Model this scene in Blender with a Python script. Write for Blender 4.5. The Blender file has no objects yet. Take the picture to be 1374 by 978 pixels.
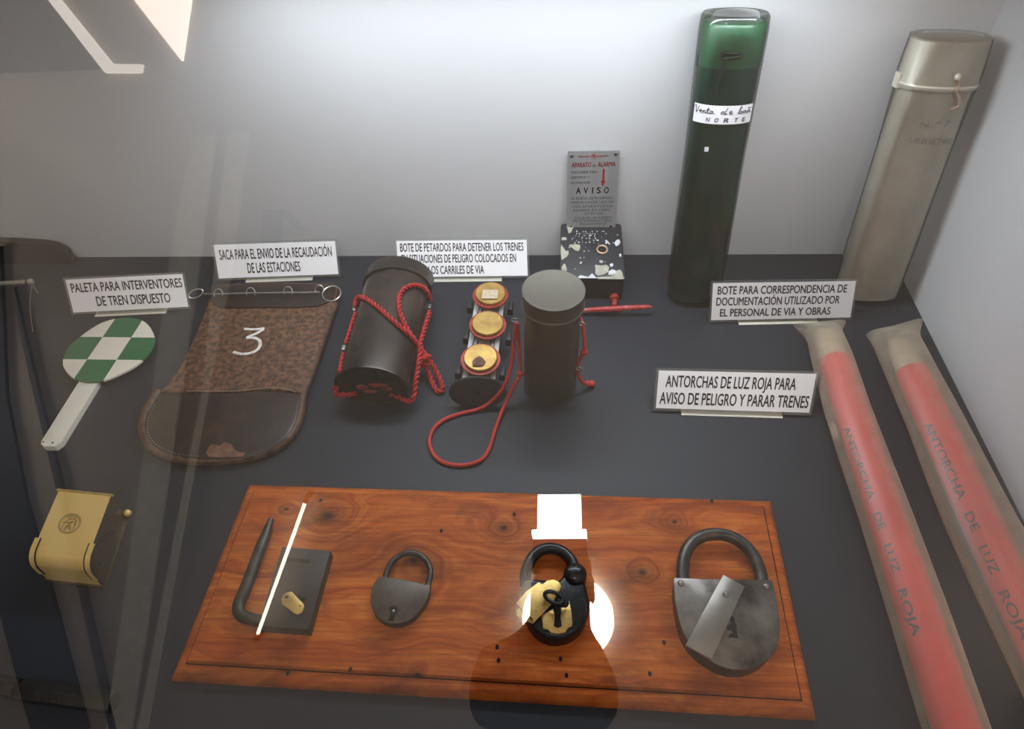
import bpy, bmesh, math, random
from mathutils import Vector, Matrix
V = Vector
sc = bpy.context.scene
C = sc.collection
random.seed(4)

# ------------------------------------------------------------------ camera
F_PX, CX, CY = 980.0, 687.0, 489.0
PITCH, ROLL, YAW = math.radians(46.5), math.radians(1.0), math.radians(1.8)
CAM = V((0, 0, 1.0))
_fw = V((0, math.cos(PITCH), -math.sin(PITCH)))
_up0 = V((0, math.sin(PITCH), math.cos(PITCH)))
_rt0 = V((1, 0, 0))
cr, sr = math.cos(ROLL), math.sin(ROLL)
_rt = _rt0 * cr - _up0 * sr
_up = _rt0 * sr + _up0 * cr
RZ = Matrix.Rotation(YAW, 3, 'Z')
FW, UP, RT = RZ @ _fw, RZ @ _up, RZ @ _rt
cd = bpy.data.cameras.new('camera')
cam = bpy.data.objects.new('camera', cd); C.objects.link(cam)
cd.sensor_width = 36; cd.sensor_fit = 'HORIZONTAL'; cd.lens = F_PX / 1374 * 36
cd.clip_start = 0.002; cd.clip_end = 50
M = Matrix((RT, UP, -FW)).transposed().to_4x4(); M.translation = CAM
cam.matrix_world = M
sc.camera = cam

# ------------------------------------------------------------------ world and exposure
w = bpy.data.worlds.new('world'); sc.world = w; w.use_nodes = True
bg = w.node_tree.nodes['Background']
bg.inputs[0].default_value = (1.0, 0.95, 0.90, 1); bg.inputs[1].default_value = 0.85
sc.view_settings.view_transform = 'Standard'; sc.view_settings.look = 'None'
sc.view_settings.exposure = 0.55; sc.view_settings.gamma = 1.0
sc.view_settings.use_curve_mapping = False

def area_light(name, loc, to, sx, sy, power, col):
    l = bpy.data.lights.new(name, 'AREA'); l.shape = 'RECTANGLE'; l.size = sx; l.size_y = sy
    l.energy = power; l.color = col
    o = bpy.data.objects.new(name, l); C.objects.link(o); o.location = loc
    o.rotation_euler = (V(to) - V(loc)).to_track_quat('-Z', 'Y').to_euler()
    return o
area_light('case_strip_light', (0.0, 1.10, 0.635), (0.0, 1.02, 0.0), 1.00, 0.04, 3.5, (0.84, 0.93, 1.0))
area_light('room_light_left', (-3.5, 0.2, 2.3), (0.0, 0.75, 0.0), 0.9, 0.9, 78.0, (1.0, 0.90, 0.79))
area_light('warm_fill_right', (2.5, -0.9, 2.3), (0.0, 0.75, 0.0), 1.0, 1.0, 30.0, (1.0, 0.90, 0.80))  # warm fill added to brighten the case, stands for no known lamp

# ------------------------------------------------------------------ pixel <-> world
def ray(px, py):
    return (RT * (px - CX) - UP * (py - CY) + FW * F_PX).normalized()
def hit(px, py, P, n, o=None, d=None):
    o = o or CAM; d = d or ray(px, py)
    return o + d * ((P - o).dot(n) / d.dot(n))
def G(px, py, z=0.0): return hit(px, py, V((0, 0, z)), V((0, 0, 1)))
def W(px, py, y): return hit(px, py, V((0, y, 0)), V((0, 1, 0)))
def proj(P):
    q = P - CAM; k = F_PX / q.dot(FW)
    return (CX + q.dot(RT) * k, CY - q.dot(UP) * k)
def mpp(P): return (P - CAM).dot(FW) / F_PX          # metres per pixel at P
PN = ray(748, 790); PD = 0.80                         # display glass: normal and distance from lens
PP = CAM + PN * PD
def RF(px, py, zc):                                   # where the ray mirrored by the glass meets height zc
    d = ray(px, py); o = hit(px, py, PP, PN); r = d - PN * (2 * d.dot(PN))
    return o + r * ((zc - o.z) / r.z)
def crop(s, ox, oy): return lambda x, y: (ox + x / s, oy + y / s)

# ------------------------------------------------------------------ materials
class NT:
    def __init__(s, name):
        s.m = bpy.data.materials.new(name); s.m.use_nodes = True
        s.t = s.m.node_tree; s.b = s.t.nodes['Principled BSDF']; s.out = s.t.nodes['Material Output']
    def n(s, ty): return s.t.nodes.new(ty)
    def put(s, sock, v):
        if v is None: return
        if isinstance(v, bpy.types.NodeSocket): s.t.links.new(v, sock)
        elif isinstance(v, (tuple, list)) and len(v) == 3 and sock.type == 'RGBA': sock.default_value = (*v, 1)
        else: sock.default_value = v
    def math(s, op, a, b=None, c=None, clamp=False):
        k = s.n('ShaderNodeMath'); k.operation = op; k.use_clamp = clamp
        s.put(k.inputs[0], a); s.put(k.inputs[1], b); s.put(k.inputs[2], c); return k.outputs[0]
    def co(s, kind='Object'): return s.n('ShaderNodeTexCoord').outputs[kind]
    def scale(s, v, sc_):
        k = s.n('ShaderNodeVectorMath'); k.operation = 'MULTIPLY'; s.put(k.inputs[0], v); k.inputs[1].default_value = sc_; return k.outputs[0]
    def noise(s, v, scale, detail=4, rough=.5, dist=0):
        k = s.n('ShaderNodeTexNoise'); s.put(k.inputs['Vector'], v); k.inputs['Scale'].default_value = scale
        k.inputs['Detail'].default_value = detail; k.inputs['Roughness'].default_value = rough; k.inputs['Distortion'].default_value = dist
        return k.outputs['Fac']
    def ramp(s, f, stops):
        k = s.n('ShaderNodeValToRGB'); s.put(k.inputs[0], f); e = k.color_ramp.elements
        while len(e) < len(stops): e.new(0.5)
        for i, (p, c) in enumerate(stops):
            e[i].position = p; e[i].color = (*c, 1) if not isinstance(c, (int, float)) else (c, c, c, 1)
        return k.outputs[0]
    def mix(s, f, a, b):
        k = s.n('ShaderNodeMix'); k.data_type = 'RGBA'; s.put(k.inputs[0], f); s.put(k.inputs[6], a); s.put(k.inputs[7], b); return k.outputs[2]
    def comb(s, x, y, z=0.0):
        k = s.n('ShaderNodeCombineXYZ'); s.put(k.inputs[0], x); s.put(k.inputs[1], y); s.put(k.inputs[2], z); return k.outputs[0]
    def sep(s, v):
        k = s.n('ShaderNodeSeparateXYZ'); s.put(k.inputs[0], v); return k.outputs
    def bump(s, h, strength=.3, dist=.001):
        k = s.n('ShaderNodeBump'); k.inputs['Strength'].default_value = strength; k.inputs['Distance'].default_value = dist
        s.put(k.inputs['Height'], h); s.put(s.b.inputs['Normal'], k.outputs[0])
    def set(s, col=None, rough=None, metal=None, spec=None):
        s.put(s.b.inputs['Base Color'], col); s.put(s.b.inputs['Roughness'], rough); s.put(s.b.inputs['Metallic'], metal)
        if spec is not None: s.b.inputs['Specular IOR Level'].default_value = spec

def mat(name, a, b=None, rough=.5, metal=0., scale=25, bump=0., bscale=None, spec=.5, stretch=(1, 1, 1), lo=.35, hi=.65):
    t = NT(name); v = t.scale(t.co(), stretch)
    if b is None: b = tuple(x * .8 for x in a)
    f = t.noise(v, scale, 5, .6)
    t.set(t.ramp(f, [(lo, a), (hi, b)]), rough, metal, spec)
    if bump: t.bump(t.noise(v, bscale or scale * 6, 4), bump)
    return t.m
def emit(name, col, st):
    t = NT(name); t.b.inputs['Base Color'].default_value = (*col, 1)
    t.b.inputs['Emission Color'].default_value = (*col, 1); t.b.inputs['Emission Strength'].default_value = st; return t.m
def film(name, tint=(.97, .98, .98), gloss=.06, rough=.08, haze=0.0, hazecol=(.8, .8, .8)):
    t = NT(name); t.t.nodes.remove(t.b)
    tr = t.n('ShaderNodeBsdfTransparent'); tr.inputs[0].default_value = (*tint, 1)
    gl = t.n('ShaderNodeBsdfGlossy'); gl.inputs['Roughness'].default_value = rough
    m1 = t.n('ShaderNodeMixShader')
    if haze:
        df = t.n('ShaderNodeBsdfDiffuse'); df.inputs[0].default_value = (*hazecol, 1)
        m0 = t.n('ShaderNodeMixShader'); m0.inputs[0].default_value = haze
        t.t.links.new(tr.outputs[0], m0.inputs[1]); t.t.links.new(df.outputs[0], m0.inputs[2]); a = m0.outputs[0]
    else: a = tr.outputs[0]
    fr = t.n('ShaderNodeFresnel'); fr.inputs[0].default_value = 1.5
    f = t.math('MULTIPLY', fr.outputs[0], gloss / .04, clamp=True)
    t.put(m1.inputs[0], f); t.t.links.new(a, m1.inputs[1]); t.t.links.new(gl.outputs[0], m1.inputs[2])
    t.t.links.new(m1.outputs[0], t.out.inputs[0]); return t.m

MT = {}
MT['black_board'] = mat('black_display_board', (.019, .024, .034), (.023, .028, .039), .48, scale=3, spec=.3)
MT['wall'] = mat('white_painted_board', (.74, .74, .76), (.70, .70, .72), .55, scale=1.2, spec=.3)
MT['paper'] = mat('white_paper', (.86, .83, .85), (.82, .80, .82), .5, scale=8)
MT['strip'] = mat('cream_card', (.78, .76, .66), (.72, .70, .6), .6, scale=8)
MT['ink'] = mat('black_ink', (.006, .007, .02), rough=.5)
MT['ink_blue'] = mat('blue_black_ink', (.05, .06, .12), rough=.6)
MT['lam'] = film('laminate_film', (.93, .94, .95), .07, .12, .05, (.7, .75, .8))
MT['wrap'] = film('clear_plastic_wrap', (.99, .995, .995), .035, .08, .0, (.75, .82, .86))
MT['white_paint'] = mat('white_enamel', (.86, .83, .74), (.80, .77, .68), .3, scale=14)
MT['green_paint'] = mat('green_enamel', (.028, .16, .065), (.022, .13, .055), .3, scale=14)
MT['leather'] = mat('brown_leather', (.19, .088, .044), (.045, .022, .015), .62, scale=95, bump=.6, bscale=260, lo=.38, hi=.62)
MT['leather_dark'] = mat('dark_leather', (.018, .012, .010), (.055, .026, .017), .40, scale=22, bump=.35, bscale=160, lo=.5, hi=.75)
MT['leather_edge'] = mat('worn_leather_edge', (.14, .070, .040), (.05, .026, .018), .55, scale=70, bump=.5)
MT['scuff'] = mat('scuffed_leather', (.22, .10, .06), (.10, .045, .03), .7, scale=90, bump=.4)
MT['thread'] = mat('pale_thread', (.40, .33, .26), rough=.7)
MT['chalk'] = mat('white_chalk_paint', (.80, .77, .72), (.45, .38, .33), .8, scale=160, lo=.5, hi=.7)
MT['steel'] = mat('bright_steel', (.62, .62, .60), (.45, .45, .44), .28, 1., scale=30)
MT['bright_tin'] = mat('bright_tin', (.62, .63, .62), (.48, .49, .48), .35, .3, scale=40)
MT['wire'] = mat('grey_wire', (.48, .47, .45), (.35, .34, .33), .4, .8, scale=60)
MT['black_tin'] = mat('black_japanned_tin', (.030, .025, .023), (.080, .052, .038), .27, .4, scale=11, bump=.12, bscale=40, lo=.42, hi=.72)
MT['black_rubber'] = mat('black_plate', (.016, .018, .022), (.03, .032, .036), .5, .2, scale=30, bump=.1)
MT['red_rope'] = mat('red_twisted_rope', (.52, .02, .022), (.34, .012, .016), .6, scale=50)
MT['red_cord'] = mat('red_cord', (.60, .045, .032), (.46, .03, .025), .6, scale=50, bump=.2, bscale=500)
MT['red_rust'] = mat('red_wax', (.30, .03, .025), (.06, .03, .03), .5, scale=60)
MT['brass_cap'] = mat('tarnished_brass', (.62, .42, .13), (.42, .24, .07), .38, .65, scale=42, lo=.35, hi=.7)
MT['red_rim'] = mat('red_painted_rim', (.42, .05, .03), (.26, .03, .02), .4, .2, scale=40)
MT['old_paper'] = mat('aged_paper', (.68, .58, .42), (.5, .4, .27), .8, scale=200)
MT['grey_tin'] = mat('olive_grey_tin', (.115, .105, .082), (.090, .083, .067), .42, .45, scale=14, bump=.06, bscale=60)
MT['grey_lid'] = mat('grey_tin_lid', (.125, .112, .088), (.105, .095, .076), .5, .35, scale=9, bump=.06, bscale=60)
MT['alu'] = mat('brushed_aluminium', (.46, .47, .48), (.40, .41, .42), .40, .30, scale=60, stretch=(1, 1, .1))
MT['alarm_black'] = mat('chipped_black_enamel', (.014, .016, .024), (.025, .026, .032), .45, .0, scale=20, bump=.1)
MT['alarm_side'] = mat('dull_black_iron', (.022, .024, .026), (.032, .033, .033), .5, .1, scale=12)
MT['chip'] = mat('pale_bare_patch', (.52, .50, .40), (.36, .35, .29), .7, scale=60)
MT['chip_white'] = mat('white_paint_chip', (.72, .75, .80), (.6, .62, .66), .6, scale=60)
MT['copper'] = mat('copper_ring', (.55, .30, .20), (.62, .52, .42), .45, .5, scale=60)
MT['red_iron'] = mat('worn_red_paint', (.42, .03, .03), (.50, .22, .20), .5, .1, scale=70, bump=.2, lo=.5, hi=.72)
MT['red_print'] = mat('red_print', (.5, .02, .03), rough=.5)
MT['faint_print'] = mat('faint_worn_print', (.30, .27, .22), (.50, .46, .38), rough=.6, scale=200)
MT['grey_print'] = mat('grey_print', (.10, .11, .13), rough=.5)
MT['green_tube'] = mat('dark_green_lacquer', (.006, .072, .046), (.005, .060, .040), .32, 0, scale=8, spec=.6)
MT['green_lid'] = mat('green_lacquer_lid', (.034, .14, .062), (.030, .12, .055), .34, 0, scale=14, spec=.6, bump=.1)
MT['dark_wire'] = mat('dark_wire', (.03, .045, .04), rough=.35, metal=.7)
MT['grey_tube'] = mat('khaki_grey_paint_highlights', (.60, .54, .44), (.82, .76, .66), .36, .1, scale=7, bump=.35, bscale=24, stretch=(1, 1, .5), lo=.4, hi=.7)  # whitish streaks put the metal's highlight into the colour
MT['grey_tube_lid'] = mat('khaki_grey_lid_paint', (.64, .59, .49), (.76, .70, .60), .36, .1, scale=10, bump=.3, bscale=24)
MT['flare_red'] = mat('red_flare_paper', (.80, .028, .042), (.68, .022, .035), .5, scale=10)
MT['faded_ink'] = mat('faded_black_ink', (.035, .012, .02), rough=.6)
MT['iron'] = mat('dark_forged_iron', (.045, .043, .042), (.11, .10, .09), .38, .8, scale=45, bump=.4, bscale=120, lo=.4, hi=.75)
MT['iron_plate'] = mat('dark_iron_plate', (.040, .034, .029), (.022, .019, .017), .5, .15, scale=18, bump=.1, bscale=90)
MT['iron_brown'] = mat('brown_grey_iron_face', (.115, .088, .067), (.06, .047, .038), .42, .3, scale=32, bump=.15, bscale=90)
MT['iron_big'] = mat('polished_iron_plate', (.26, .235, .21), (.036, .031, .027), .30, .6, scale=14, bump=.12, bscale=14)  # lighter patches put mottled reflections into the colour
MT['iron_strap'] = mat('grey_steel_strap', (.40, .37, .33), (.24, .22, .20), .32, .75, scale=12, bump=.08, bscale=20)
MT['iron_black'] = mat('blackened_iron', (.014, .014, .016), (.035, .034, .034), .26, .5, scale=14, bump=.1, bscale=40)
MT['brass'] = mat('polished_brass', (.98, .70, .25), (.92, .63, .21), .36, .35, scale=6, bump=.02, bscale=300, stretch=(1, .1, 1))
MT['brass_dull'] = mat('dull_brass', (.78, .54, .18), (.52, .33, .10), .38, .6, scale=55, bump=.15)
MT['engrave'] = mat('engraved_brass', (.30, .20, .07), rough=.5)
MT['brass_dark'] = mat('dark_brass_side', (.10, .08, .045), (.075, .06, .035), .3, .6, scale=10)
MT['hole'] = mat('dark_hole', (.004, .004, .004), rough=.9)
MT['rod'] = mat('pale_metal_rod', (.42, .39, .34), (.34, .31, .27), .35, .4, scale=30)
MT['jacket'] = mat('navy_jacket_cloth', (.004, .005, .008), (.006, .008, .012), .9, scale=40, spec=.1)
MT['skin'] = mat('skin', (.10, .05, .035), rough=.6)
MT['hair'] = mat('dark_hair', (.008, .006, .005), rough=.8)
MT['cam_black'] = mat('camera_black', (.006, .006, .006), rough=.8, spec=.1)
MT['ceil'] = mat('warm_ceiling_paint', (.58, .49, .41), (.47, .40, .335), .8, scale=.8)
MT['unseen_wall'] = mat('brown_unseen_wall', (.30, .22, .16), (.25, .18, .13), .8, scale=2)
MT['beam_light'] = mat('cream_beam_paint', (.95, .88, .74), rough=.7)
MT['beam_mid'] = mat('brown_beam_stain', (.15, .13, .12), rough=.8)
MT['beam_dark'] = mat('dark_beam_stain', (.035, .035, .04), rough=.8)
MT['room_floor'] = mat('grey_floor_tiles', (.25, .24, .23), rough=.6, scale=4)
MT['lamp_white'] = emit('lamp_diffuser', (1, .97, .90), 15)
MT['tube_white'] = emit('fluorescent_glow', (1, .93, .80), 11)
MT['flash_white'] = emit('flash_diffuser_glow', (.95, .96, 1), 20)
MT['trim_glow'] = emit('glowing_cream_trim', (1, .93, .84), 2.6)  # glow given to a ceiling trim that is no lamp
MT['panel_warm'] = emit('warm_light_panel', (1, .86, .74), 5.5)

def glass_mat():
    t = NT('display_glass_pane'); t.t.nodes.remove(t.b)
    tr = t.n('ShaderNodeBsdfTransparent'); tr.inputs[0].default_value = (.96, .97, .965, 1)
    gl = t.n('ShaderNodeBsdfGlossy'); gl.inputs['Roughness'].default_value = 0.0
    fr = t.n('ShaderNodeFresnel'); fr.inputs[0].default_value = 1.5
    f = t.math('MULTIPLY', fr.outputs[0], 2.0, clamp=True)
    m = t.n('ShaderNodeMixShader'); t.put(m.inputs[0], f)
    t.t.links.new(tr.outputs[0], m.inputs[1]); t.t.links.new(gl.outputs[0], m.inputs[2]); t.t.links.new(m.outputs[0], t.out.inputs[0])
    return t.m
MT['glass'] = glass_mat()

# ------------------------------------------------------------------ mesh building
class MB:
    def __init__(s): s.bm = bmesh.new()
    def loft(s, rings, close=True, cap0=True, cap1=True):
        R = [[s.bm.verts.new(p) for p in r] for r in rings]; n = len(R[0])
        for a, b in zip(R, R[1:]):
            for i in range(n if close else n - 1):
                j = (i + 1) % n
                try: s.bm.faces.new((a[i], a[j], b[j], b[i]))
                except ValueError: pass
        if cap0: s.bm.faces.new(list(reversed(R[0])))
        if cap1: s.bm.faces.new(R[-1])
        return s
    def prism(s, pts, d, bev=0.0, seg=2):
        """pts: world outline of the TOP; d: vector to the bottom"""
        t = [V(p) for p in pts]
        if bev <= 0: return s.loft([[p + d for p in t], t])
        c = sum(t, V()) / len(t); dn = d.normalized(); L = d.length
        rings = [[p + d for p in t]]
        for k in range(seg + 1):
            a = k / seg * math.pi / 2
            rings.append(inset(t, bev * (1 - math.cos(a)), dn, dn * bev * (1 - math.sin(a))))
        return s.loft(rings)
    def tube(s, path, r, n=10, cap=True, up=None):
        path = [V(p) for p in path]; m = len(path)
        rad = r if isinstance(r, (list, tuple)) else [r] * m
        u = None; rings = []
        for i, p in enumerate(path):
            t = (path[min(i + 1, m - 1)] - path[max(i - 1, 0)])
            t = t.normalized() if t.length > 1e-9 else V((0, 0, 1))
            if u is None:
                u = (up or (V((0, 0, 1)) if abs(t.z) < .9 else V((1, 0, 0))))
            u = (u - t * u.dot(t)).normalized(); q = t.cross(u)
            rr = rad[i]; ru, rq = (rr if isinstance(rr, tuple) else (rr, rr))
            rings.append([p + u * (ru * math.cos(a)) + q * (rq * math.sin(a)) for a in [2 * math.pi * k / n for k in range(n)]])
        return s.loft(rings, True, cap, cap)
    def ring(s, path, r, n=8):          # closed tube
        path = [V(p) for p in path]; m = len(path); nn = V()
        for i in range(m): nn += path[i].cross(path[(i + 1) % m])
        nn.normalize(); R = []
        for i, p in enumerate(path):
            t = (path[(i + 1) % m] - path[i - 1]).normalized(); q = t.cross(nn).normalized()
            R.append([s.bm.verts.new(p + nn * (r * math.cos(a)) + q * (r * math.sin(a))) for a in [2 * math.pi * k / n for k in range(n)]])
        for i in range(m):
            a, b = R[i], R[(i + 1) % m]
            for k in range(n): s.bm.faces.new((a[k], a[(k + 1) % n], b[(k + 1) % n], b[k]))
        return s
    def lathe(s, o, ax, prof, n=40, e1=None, sx=1., sy=1., cap0=True, cap1=True):
        ax = ax.normalized(); e1 = (e1 or (V((1, 0, 0)) if abs(ax.x) < .9 else V((0, 1, 0))))
        e1 = (e1 - ax * e1.dot(ax)).normalized(); e2 = ax.cross(e1)
        return s.loft([[o + ax * h + e1 * (r * sx * math.cos(a)) + e2 * (r * sy * math.sin(a)) for a in [2 * math.pi * k / n for k in range(n)]] for h, r in prof], True, cap0, cap1)
    def sphere(s, c, r, n=16, sc_=(1, 1, 1)):
        prof = [(-math.cos(math.pi * k / 8) * r * sc_[2], max(math.sin(math.pi * k / 8), .02) * r) for k in range(9)]
        return s.lathe(V(c), V((0, 0, 1)), prof, n, V((1, 0, 0)), sc_[0], sc_[1])
    def box(s, c, ex, ey, ez, bev=0):
        p = [c + ez + ex * a + ey * b for a, b in ((-1, -1), (1, -1), (1, 1), (-1, 1))]
        return s.prism(p, ez * -2, bev)
    def text(s, st, f, bold=True):
        vs, fs = text_geo(st); k = .020 / max(_wid[st], .3)
        for dx, dy in (((-k, 0), (k, 0), (0, .02), (0, -.02)) if bold else ((0, 0),)):
            vv = [s.bm.verts.new(f(x * (1 - 2 * k) + k + dx, y + dy)) for x, y in vs]
            for q in fs:
                try: s.bm.faces.new([vv[i] for i in q])
                except ValueError: pass
        return s
    def build(s, name, m, parent=None, smooth=35):
        bmesh.ops.remove_doubles(s.bm, verts=s.bm.verts, dist=1e-7)
        bmesh.ops.recalc_face_normals(s.bm, faces=s.bm.faces)
        root = parent
        while root is not None and root.parent is not None: root = root.parent
        off = V(root['_o']) if root is not None else sum((v.co for v in s.bm.verts), V()) / len(s.bm.verts)
        if root is None: off.z = min(v.co.z for v in s.bm.verts)
        bmesh.ops.translate(s.bm, verts=s.bm.verts, vec=-off)
        me = bpy.data.meshes.new(name); s.bm.to_mesh(me); s.bm.free()
        me.materials.append(m if not isinstance(m, str) else MT[m])
        if smooth:
            for p in me.polygons: p.use_smooth = True
            me.set_sharp_from_angle(angle=math.radians(smooth))
        o = bpy.data.objects.new(name, me); C.objects.link(o)
        if parent is not None: o.parent = parent
        else: o.location = off
        return o

def inset(pts, d, axis, shift=V((0, 0, 0))):
    n = len(pts); out = []
    area = V()
    for i in range(n): area += pts[i].cross(pts[(i + 1) % n])
    nn = axis.normalized()
    sgn = 1 if area.dot(nn) > 0 else -1
    for i in range(n):
        a = (pts[i] - pts[i - 1]); b = (pts[(i + 1) % n] - pts[i])
        a = a.normalized() if a.length > 1e-9 else b.normalized(); b = b.normalized() if b.length > 1e-9 else a
        na = nn.cross(a) * sgn; nb = nn.cross(b) * sgn
        k = na + nb; k = k.normalized() if k.length > 1e-6 else na
        c = max(k.dot(na), .5)
        out.append(pts[i] + k * (d / c) + shift)
    return out

def empty(name, loc, label, cat, group=None):
    o = bpy.data.objects.new(name, None); C.objects.link(o); o.location = loc; o.empty_display_size = .02
    o['_o'] = tuple(loc); o['label'] = label; o['category'] = cat
    if group: o['group'] = group
    return o
def tag(o, label, cat, group=None):
    o['label'] = label; o['category'] = cat
    if group: o['group'] = group
    return o
def struct(o): o['kind'] = 'structure'; return o

def cat_rom(pts, k=6, closed=False):
    pts = [V(p) for p in pts]; n = len(pts); out = []
    for i in range(n if closed else n - 1):
        p1, p2 = pts[i], pts[(i + 1) % n]
        p0 = pts[i - 1] if (i > 0 or closed) else p1 * 2 - p2
        p3 = pts[(i + 2) % n] if (i + 2 < n or closed) else p2 * 2 - p1
        for j in range(k):
            t = j / k
            out.append(.5 * ((2 * p1) + (p2 - p0) * t + (2 * p0 - 5 * p1 + 4 * p2 - p3) * t * t + (3 * p1 - p0 - 3 * p2 + p3) * t ** 3))
    if not closed: out.append(pts[-1])
    return out
def resample(path, step):
    out = [path[0]]; acc = 0
    for a, b in zip(path, path[1:]):
        L = (b - a).length
        while acc + L >= step and L > 1e-9:
            a = a + (b - a) * ((step - acc) / L); L = (b - a).length; out.append(a); acc = 0
        acc += L
    out.append(path[-1]); return out
def rope(mb, path, r, pitch=.021, strands=2, step=.0018):
    path = resample([V(p) for p in path], step); m = len(path); u = V((0, 0, 1)); fr = []
    for i in range(m):
        t = (path[min(i + 1, m - 1)] - path[max(i - 1, 0)]).normalized()
        if abs(u.dot(t)) > .98: u = V((1, 0.2, 0))
        u = (u - t * u.dot(t)).normalized(); fr.append((u, t.cross(u)))
    for k in range(strands):
        pts = [path[i] + (fr[i][0] * math.cos(a) + fr[i][1] * math.sin(a)) * r * .62 for i in range(m) for a in [2 * math.pi * (i * step / pitch + k / strands)]]
        mb.tube(pts, r * .62, 7)
    return mb

_tc = {}; _wid = {}
def _raw(st):
    if st in _tc: return _tc[st]
    cu = bpy.data.curves.new('t', 'FONT'); cu.body = st; cu.resolution_u = 3; cu.offset = 0
    o = bpy.data.objects.new('t', cu); C.objects.link(o)
    dg = bpy.context.evaluated_depsgraph_get(); me = bpy.data.meshes.new_from_object(o.evaluated_get(dg))
    r = ([(v.co.x, v.co.y) for v in me.vertices], [tuple(p.vertices) for p in me.polygons])
    C.objects.unlink(o); bpy.data.objects.remove(o); bpy.data.curves.remove(cu); bpy.data.meshes.remove(me)
    _tc[st] = r; return r
def text_geo(st):
    vs, fs = _raw(st); cap = max(y for x, y in _raw('H')[0])
    x0 = min(x for x, y in vs); x1 = max(x for x, y in vs)
    _wid[st] = x1 - x0
    return [((x - x0) / (x1 - x0), y / cap) for x, y in vs], fs

# ------------------------------------------------------------------ the case (setting)
bl, br_ = G(100, 344.9), G(1130, 340.7)
bdir = (br_ - bl).normalized()
def back_y(x): return bl.y + (x - bl.x) * bdir.y / bdir.x
rw0, rw1 = G(1194, 340), G(1374, 700)
rdir = (rw1 - rw0).normalized()
# corner of back and right wall
t_ = ((rw0 - bl).cross(rdir).z) / (bdir.cross(rdir).z)
corner = bl + bdir * t_
XL = -1.30
Lb = V((XL, back_y(XL), 0)); YF = 0.10
Rf = corner + rdir * ((YF - corner.y) / rdir.y)
def on_glass(P): return V((P.x, P.y, PP.z - ((P.x - PP.x) * PN.x + (P.y - PP.y) * PN.y) / PN.z))
o = MB().prism([V((XL - .02, YF - .02, 0)), V((Rf.x + .02, YF - .02, 0)), V((corner.x + .02, corner.y + .02, 0)), V((XL - .02, Lb.y + .02, 0))], V((0, 0, -.025))).build('floor', 'black_board', smooth=0); struct(o)
def wall(name, A, B, thick, m='wall'):
    a, b = on_glass(A), on_glass(B)
    n = (B - A).cross(V((0, 0, 1))).normalized() * thick
    struct(MB().prism([A, B, b - V((0, 0, .004)), a - V((0, 0, .004))], n).build(name, m, smooth=0))
wall('wall_back', Lb, corner, -.02)
wall('wall_right', corner, Rf, -.02)
wall('wall_left', V((XL, YF, 0)), Lb, -.02)
wall('wall_front', Rf, V((XL, YF, 0)), -.02)
g = [on_glass(p) for p in (V((XL, YF, 0)), Rf, corner, Lb)]
struct(MB().loft([g], cap0=False).build('window_1', 'glass', smooth=0))
# plinth, room floor
struct(MB().prism([V((XL - .04, YF - .04, -.026)), V((Rf.x + .04, YF - .04, -.026)), V((corner.x + .04, corner.y + .04, -.026)), V((XL - .04, Lb.y + .04, -.026))], V((0, 0, -.774))).build('trim_1', 'beam_dark', smooth=0))
struct(MB().prism([V((-4, -3, -.8)), V((4, -3, -.8)), V((4, 2.2, -.8)), V((-4, 2.2, -.8))], V((0, 0, -.05))).build('floor', 'room_floor', smooth=0))
# ceiling of the room, with boards the glass mirrors
ZC = 2.60
struct(MB().prism([V((-4.0, -3.2, ZC + .08)), V((3.2, -3.2, ZC + .08)), V((3.2, 3.2, ZC + .08)), V((-4.0, 3.2, ZC + .08))], V((0, 0, -.06))).build('ceiling', 'ceil', smooth=0))
def ceil_board(pts, m, i, th=.04):
    P = [RF(x, y, ZC) for x, y in pts]
    struct(MB().prism([p + V((0, 0, th)) for p in P], V((0, 0, -th))).build('trim_%d' % i, m, smooth=0))
struct(MB().prism([V((-3.9, -3.2, 2.54)), V((-3.9, 2.6, 2.54)), V((-3.9, 2.6, -.8)), V((-3.9, -3.2, -.8))], V((-.1, 0, 0))).build('wall_left', 'unseen_wall', smooth=0))  # unseen room wall, added to block world light and darken the left ceiling
ceil_board([(0, 330), (8, 530), (34, 666), (74, 812), (118, 978), (40, 978), (-12, 780), (-30, 500)], 'beam_dark', 2)
ceil_board([(14, 385), (18, 385), (45, 500), (84, 656), (156, 978), (146, 978), (75, 656), (38, 500)], 'beam_mid', 3, .03)
ceil_board([(257, 182), (289, 182), (268, 345), (176, 978), (142, 978), (228, 345)], 'beam_light', 4)
ceil_board([(304, 178), (333, 178), (312, 345), (279, 520), (196, 978), (184, 978), (272, 520)], 'beam_light', 5)
ceil_board([(352, 281), (384, 281), (412, 309), (398, 309), (378, 290), (372, 345), (350, 345)], 'beam_dark', 6, .02)
ceil_board([(0, -40), (60, -10), (134, 92), (0, 97), (-60, 90)], 'beam_dark', 7, .02)
# bent cream trim, no lamp; glow added to brighten its reflection
ceil_board([(58, -8), (74, -8), (150, 86), (190, 86), (188, 97), (140, 97)], 'lamp_white' if 0 else 'trim_glow', 8)
P = [RF(x, y, ZC) for x, y in [(172, -10), (256, -10), (243, 81)]]
o = MB().prism([p + V((0, 0, .03)) for p in P], V((0, 0, -.03))).build('ceiling_light_panel', 'panel_warm', smooth=0)
tag(o, 'warm triangular corner of a ceiling light panel mirrored at upper left of the glass', 'light')
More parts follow.
